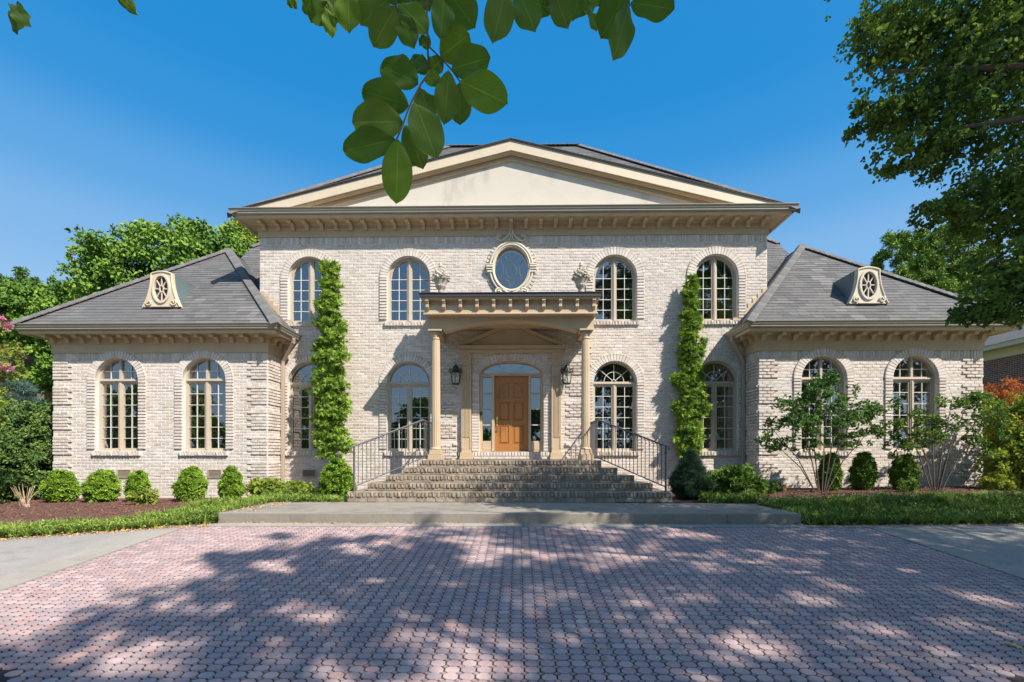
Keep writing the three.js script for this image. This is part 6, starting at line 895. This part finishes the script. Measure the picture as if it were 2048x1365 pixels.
// ---------------------------------------------------------------- neighbouring houses
{
  const n = thing('brick_neighbour', 'dark red brick house with grey shingle roof beyond the shaded wing', 'house', [21.2, 0, 0]);
  const w = obj('wall', bx(0, 9, -0.2, 5.7, -13, -1), M.redMortar, n), f = new THREE.Matrix4().makeRotationY(-Math.PI / 2);
  const its = bond(f, -13, -1, 0, 5.6, () => [], () => 0.006, 0.5), RED = [[0.20, 0.075, 0.055], [0.17, 0.06, 0.05], [0.23, 0.09, 0.065], [0.15, 0.055, 0.05], [0.19, 0.08, 0.07], [0.21, 0.07, 0.05], [0.16, 0.06, 0.055], [0.18, 0.07, 0.05], [0.2, 0.08, 0.06]];
  layBricks(w, its, 0, null, RED);
  obj('cornice', [bx(-0.45, 0, 5.55, 5.62, -13.4, -0.6), bx(-0.04, 0.0, 5.2, 5.55, -13, -1), bx(-0.5, -0.42, 5.55, 5.75, -13.4, -0.6), rbx(-0.5, 0.3, 5.45, 5.8, -13.7, -13.0, 0.03)], M.trimPale, n);
  obj('roof', [poly([[-0.55, 5.75, -13.6], [-0.55, 5.75, -0.4], [5, 9.2, -0.4], [5, 9.2, -13.6]]), poly([[10, 5.75, -13.6], [10, 5.75, -0.4], [5, 9.2, -0.4], [5, 9.2, -13.6]])], std0('farRoof', { color: rgb(0.16, 0.155, 0.15), map: shingleMap, roughness: 0.95 }), n);
  obj('eave_return', [rbx(-0.62, 0.1, 5.0, 5.1, -9.6, -9.2, 0.02), rbx(-0.55, 0.1, 4.85, 5.0, -9.55, -9.25, 0.02)], M.trimPale, n);
}
{
  const X = -50, Z = -33, y0 = gy(-50, -33), n = thing('hillside_neighbour', 'distant red brick house with arched gable porch and white windows on the slope', 'house', [X, y0, Z]);
  obj('wall', [bx(-7, 9, -1, 6.2, -8, 0)], M.redBrick, n);
  obj('roof', [poly([[-7.6, 6.2, 0.6], [9.6, 6.2, 0.6], [9.6, 9.6, -4], [-7.6, 9.6, -4]]), poly([[-7.6, 6.2, -8.6], [9.6, 6.2, -8.6], [9.6, 9.6, -4], [-7.6, 9.6, -4]])], std0('farRoof', {}), n);
  obj('band', [bx(-7.1, 9.1, 3.0, 3.25, 0.0, 0.2), bx(-7.1, 9.1, 5.95, 6.2, 0, 0.5)], M.cast, n);
  for (const x of [1.9, 3.9, 5.9, -3]) { const w = part('window', n); obj('frame', bx(x - 0.62, x + 0.62, 3.9, 5.5, 0.0, 0.1), M.muntin, w); obj('pane', [bx(x - 0.5, x + 0.5, 4.0, 4.66, 0.1, 0.13), bx(x - 0.5, x + 0.5, 4.74, 5.4, 0.1, 0.13)], std0('farGlass', { color: rgb(0.3, 0.33, 0.36), roughness: 0.2 }), w); }
  const s = new THREE.Shape(); s.moveTo(-2.2, 0); s.lineTo(-2.2, 3.3); s.lineTo(0, 4.4); s.lineTo(2.2, 3.3); s.lineTo(2.2, 0); s.closePath(); const h = new THREE.Path(); h.moveTo(-1.5, 0); h.lineTo(-1.5, 1.9); h.absarc(0, 1.9, 1.5, Math.PI, 0, true); h.lineTo(1.5, 0); h.closePath(); s.holes.push(h);
  const p = part('porch', n); p.position.set(-0.6, -0.2, 2.2); obj('arch', plate(s, -0.4, 0, 12), M.cast, p); obj('porch_roof', [poly([[-2.6, 3.2, 0.3], [0, 4.6, 0.3], [0, 4.6, -2.2], [-2.6, 3.2, -2.2]]), poly([[2.6, 3.2, 0.3], [0, 4.6, 0.3], [0, 4.6, -2.2], [2.6, 3.2, -2.2]])], std0('farRoof', {}), p); obj('parapet', bx(-2.3, 2.3, -1.4, 0.0, -0.3, 0.1), M.redBrick, p); obj('entrance', bx(-0.8, 0.8, 0, 2.6, -2.15, -2.1), M.roomDark, p);
}

// ---------------------------------------------------------------- the bough of large leaves hanging close overhead
{
  const b = thing('overhanging_branch', 'branch tip with large smooth oval green leaves hanging into the sky', 'branch');
  const leafMap = (() => { const t = tex(256, 1, (u, v) => { const x = Math.abs(u - 0.5), rib = smooth(0.016 - x, -0.008, 0.008), q = (v * 11 - x * 9) % 1, vein = smooth(0.07 - Math.abs(((q + 1) % 1) - 0.5), 0, 0.06) * 0.22 * smooth(0.5 - x, 0, 0.1), k = 0.86 + 0.18 * nB(u, v) + vein; return [k * lerp(1, 1.7, rib) * 0.42, k * lerp(1, 1.5, rib) * 0.5, k * lerp(1, 1.6, rib) * 0.42]; }); return t; })();
  const mats = [[0.105, 0.20, 0.008], [0.08, 0.165, 0.006], [0.145, 0.25, 0.012], [0.12, 0.20, 0.016]].map((c) => phys({ color: rgb(c[0] / 0.42, c[1] / 0.5, c[2] / 0.42), map: leafMap, transmission: 0.45, thickness: 0, roughness: 0.9, specularIntensity: 0.6, bumpMap: leafMap, bumpScale: 0.0008 }));
  const at = (zx, zy, D) => { const px = 600 + zx / 2.695, py = zy / 2.695; return V((px - 1038) / 910 * D + 0.2, EYE + (910 - py) / 910 * D, 12.3 - D); };
  const blade = (A, B, w, fold, bend, roll) => { const n = 22, m = 4, L = B.clone().sub(A), len = L.length(), y = L.clone().normalize(), toEye = V(0.1, -0.45, 1).normalize(), x = y.clone().cross(toEye).normalize().applyAxisAngle(y, roll), z = x.clone().cross(y), pos = [], uv = [], idx = []; for (let i = 0; i <= n; i++) { const t = i / n, W = w * Math.pow(Math.sin(Math.PI * Math.pow(t, 1.12)), 0.58) + 0.0006; for (let j = -m; j <= m; j++) { const s = j / m, p = A.clone().addScaledVector(y, len * t).addScaledVector(x, W * s).addScaledVector(z, Math.abs(s) * W * fold - bend * len * t * t + 0.004 * Math.sin(t * 11 + s * 3) * Math.abs(s)); pos.push(p.x, p.y, p.z); uv.push(0.5 + s * 0.48, t * 0.98 + 0.01); } } const k = 2 * m + 1; for (let i = 0; i < n; i++) for (let j = 0; j < 2 * m; j++) { const a = i * k + j; idx.push(a, a + 1, a + k + 1, a, a + k + 1, a + k); } const g = new THREE.BufferGeometry(); g.setAttribute('position', new THREE.Float32BufferAttribute(pos, 3)); g.setAttribute('uv', new THREE.Float32BufferAttribute(uv, 2)); g.setIndex(idx); g.computeVertexNormals(); return ready(g); };
  // base, tip, width, distance
  const L = [[637, 443, 436, 345, 150, 0.80], [585, 560, 330, 482, 150, 0.79], [553, 652, 276, 648, 180, 0.78], [512, 745, 230, 806, 150, 0.77], [527, 745, 517, 1092, 142, 0.76], [565, 670, 664, 907, 112, 0.80], [618, 545, 735, 840, 158, 0.78], [652, 470, 700, 640, 110, 0.83], [803, 378, 778, 662, 116, 0.80], [862, 445, 862, 670, 112, 0.84], [864, 433, 1120, 556, 165, 0.79], [817, 368, 1026, 303, 150, 0.81], [757, 300, 914, 180, 160, 0.83], [690, 378, 606, 308, 80, 0.82], [692, 390, 762, 312, 78, 0.84], [668, 425, 758, 412, 62, 0.80], [700, 248, 648, 196, 60, 0.84], [756, 200, 778, -30, 116, 0.79],
    [515, 25, 392, 243, 130, 0.82], [530, 52, 616, 256, 98, 0.83], [530, 8, 690, 172, 118, 0.84], [472, -14, 322, 124, 150, 0.85], [252, -70, 262, 166, 120, 0.82], [132, 20, 170, 192, 60, 0.86], [142, -4, 50, 106, 92, 0.86], [802, -44, 946, 148, 150, 0.84], [1112, -66, 1042, 218, 140, 0.80], [1172, -64, 1268, 164, 132, 0.82], [1335, -34, 1300, 100, 78, 0.86], [1366, -50, 1446, 160, 104, 0.84], [1512, -46, 1470, 116, 118, 0.86], [1566, -30, 1548, 84, 60, 0.86], [1746, -12, 1622, 212, 150, 0.82], [1772, 36, 1694, 326, 120, 0.81], [1782, 24, 2016, 60, 138, 0.83], [180, -60, 180, 120, 110, 0.87], [860, -60, 836, 128, 70, 0.87], [1560, 60, 1600, 168, 40, 0.85], [640, -40, 664, 40, 90, 0.88], [-1612, -20, -1500, 100, 70, 0.9], [-1560, -30, -1570, 150, 60, 0.92], [-960, -60, -960, 18, 120, 0.9], [60, -50, 20, 60, 70, 0.88], [-40, -40, -60, 28, 50, 0.88]];
  for (let k = 0; k < 17; k++) { const x = k < 11 ? 140 + k * 72 : 1340 + (k - 11) * 74; L.push([x, -90, x + rr(-70, 70), rr(20, 105), rr(90, 130), rr(0.87, 0.93)]); }
  for (const [ax, ay, tx, ty, w, D] of L) { const A = at(ax, ay, D), B = at(tx, ty, D + rr(-0.02, 0.02)); put(new THREE.Mesh(blade(A, B, w / 2.695 / 910 * D / 2 * 1.12, rr(0.08, 0.25), rr(0.0, 0.06), rr(-0.25, 0.25)), pick(mats)), 'leaf', b); }
  const tw = (pts, r) => obj('twig', tube(pts.map(([x, y, D]) => at(x, y, D)), r, 6), M.twig, b);
  tw([[690, -300, 0.9], [685, -60, 0.84], [684, 60, 0.83], [688, 250, 0.82], [690, 380, 0.815], [650, 450, 0.80], [590, 565, 0.79], [557, 655, 0.78], [517, 750, 0.77]], 0.0017); tw([[700, 250, 0.82], [750, 300, 0.82], [815, 370, 0.815], [864, 438, 0.81]], 0.0013); tw([[600, -300, 0.92], [520, -60, 0.86], [514, 10, 0.84], [530, 55, 0.83]], 0.0014); tw([[1500, -300, 0.95], [1700, -90, 0.85], [1765, -10, 0.83], [1778, 40, 0.82]], 0.0014); tw([[100, -300, 0.95], [140, -80, 0.88], [136, 22, 0.86]], 0.0012); tw([[1200, -320, 0.9], [1140, -80, 0.83], [1112, -60, 0.81]], 0.0014);
  obj('bough', limb([at(300, -420, 0.98), at(650, -300, 0.9), at(1200, -320, 0.92), at(1900, -500, 1.1), V(1.5, 2.9, 12.4), V(3.2, 4.2, 13.9), V(6.4, 6.2, 15.4), V(9.6, 7.6, 16.5), V(12, 7.9, 17)], [0.004, 0.006, 0.006, 0.008, 0.012, 0.02, 0.04, 0.07, 0.1], 7), M.bark, b);
}
renderer.render(scene, camera);
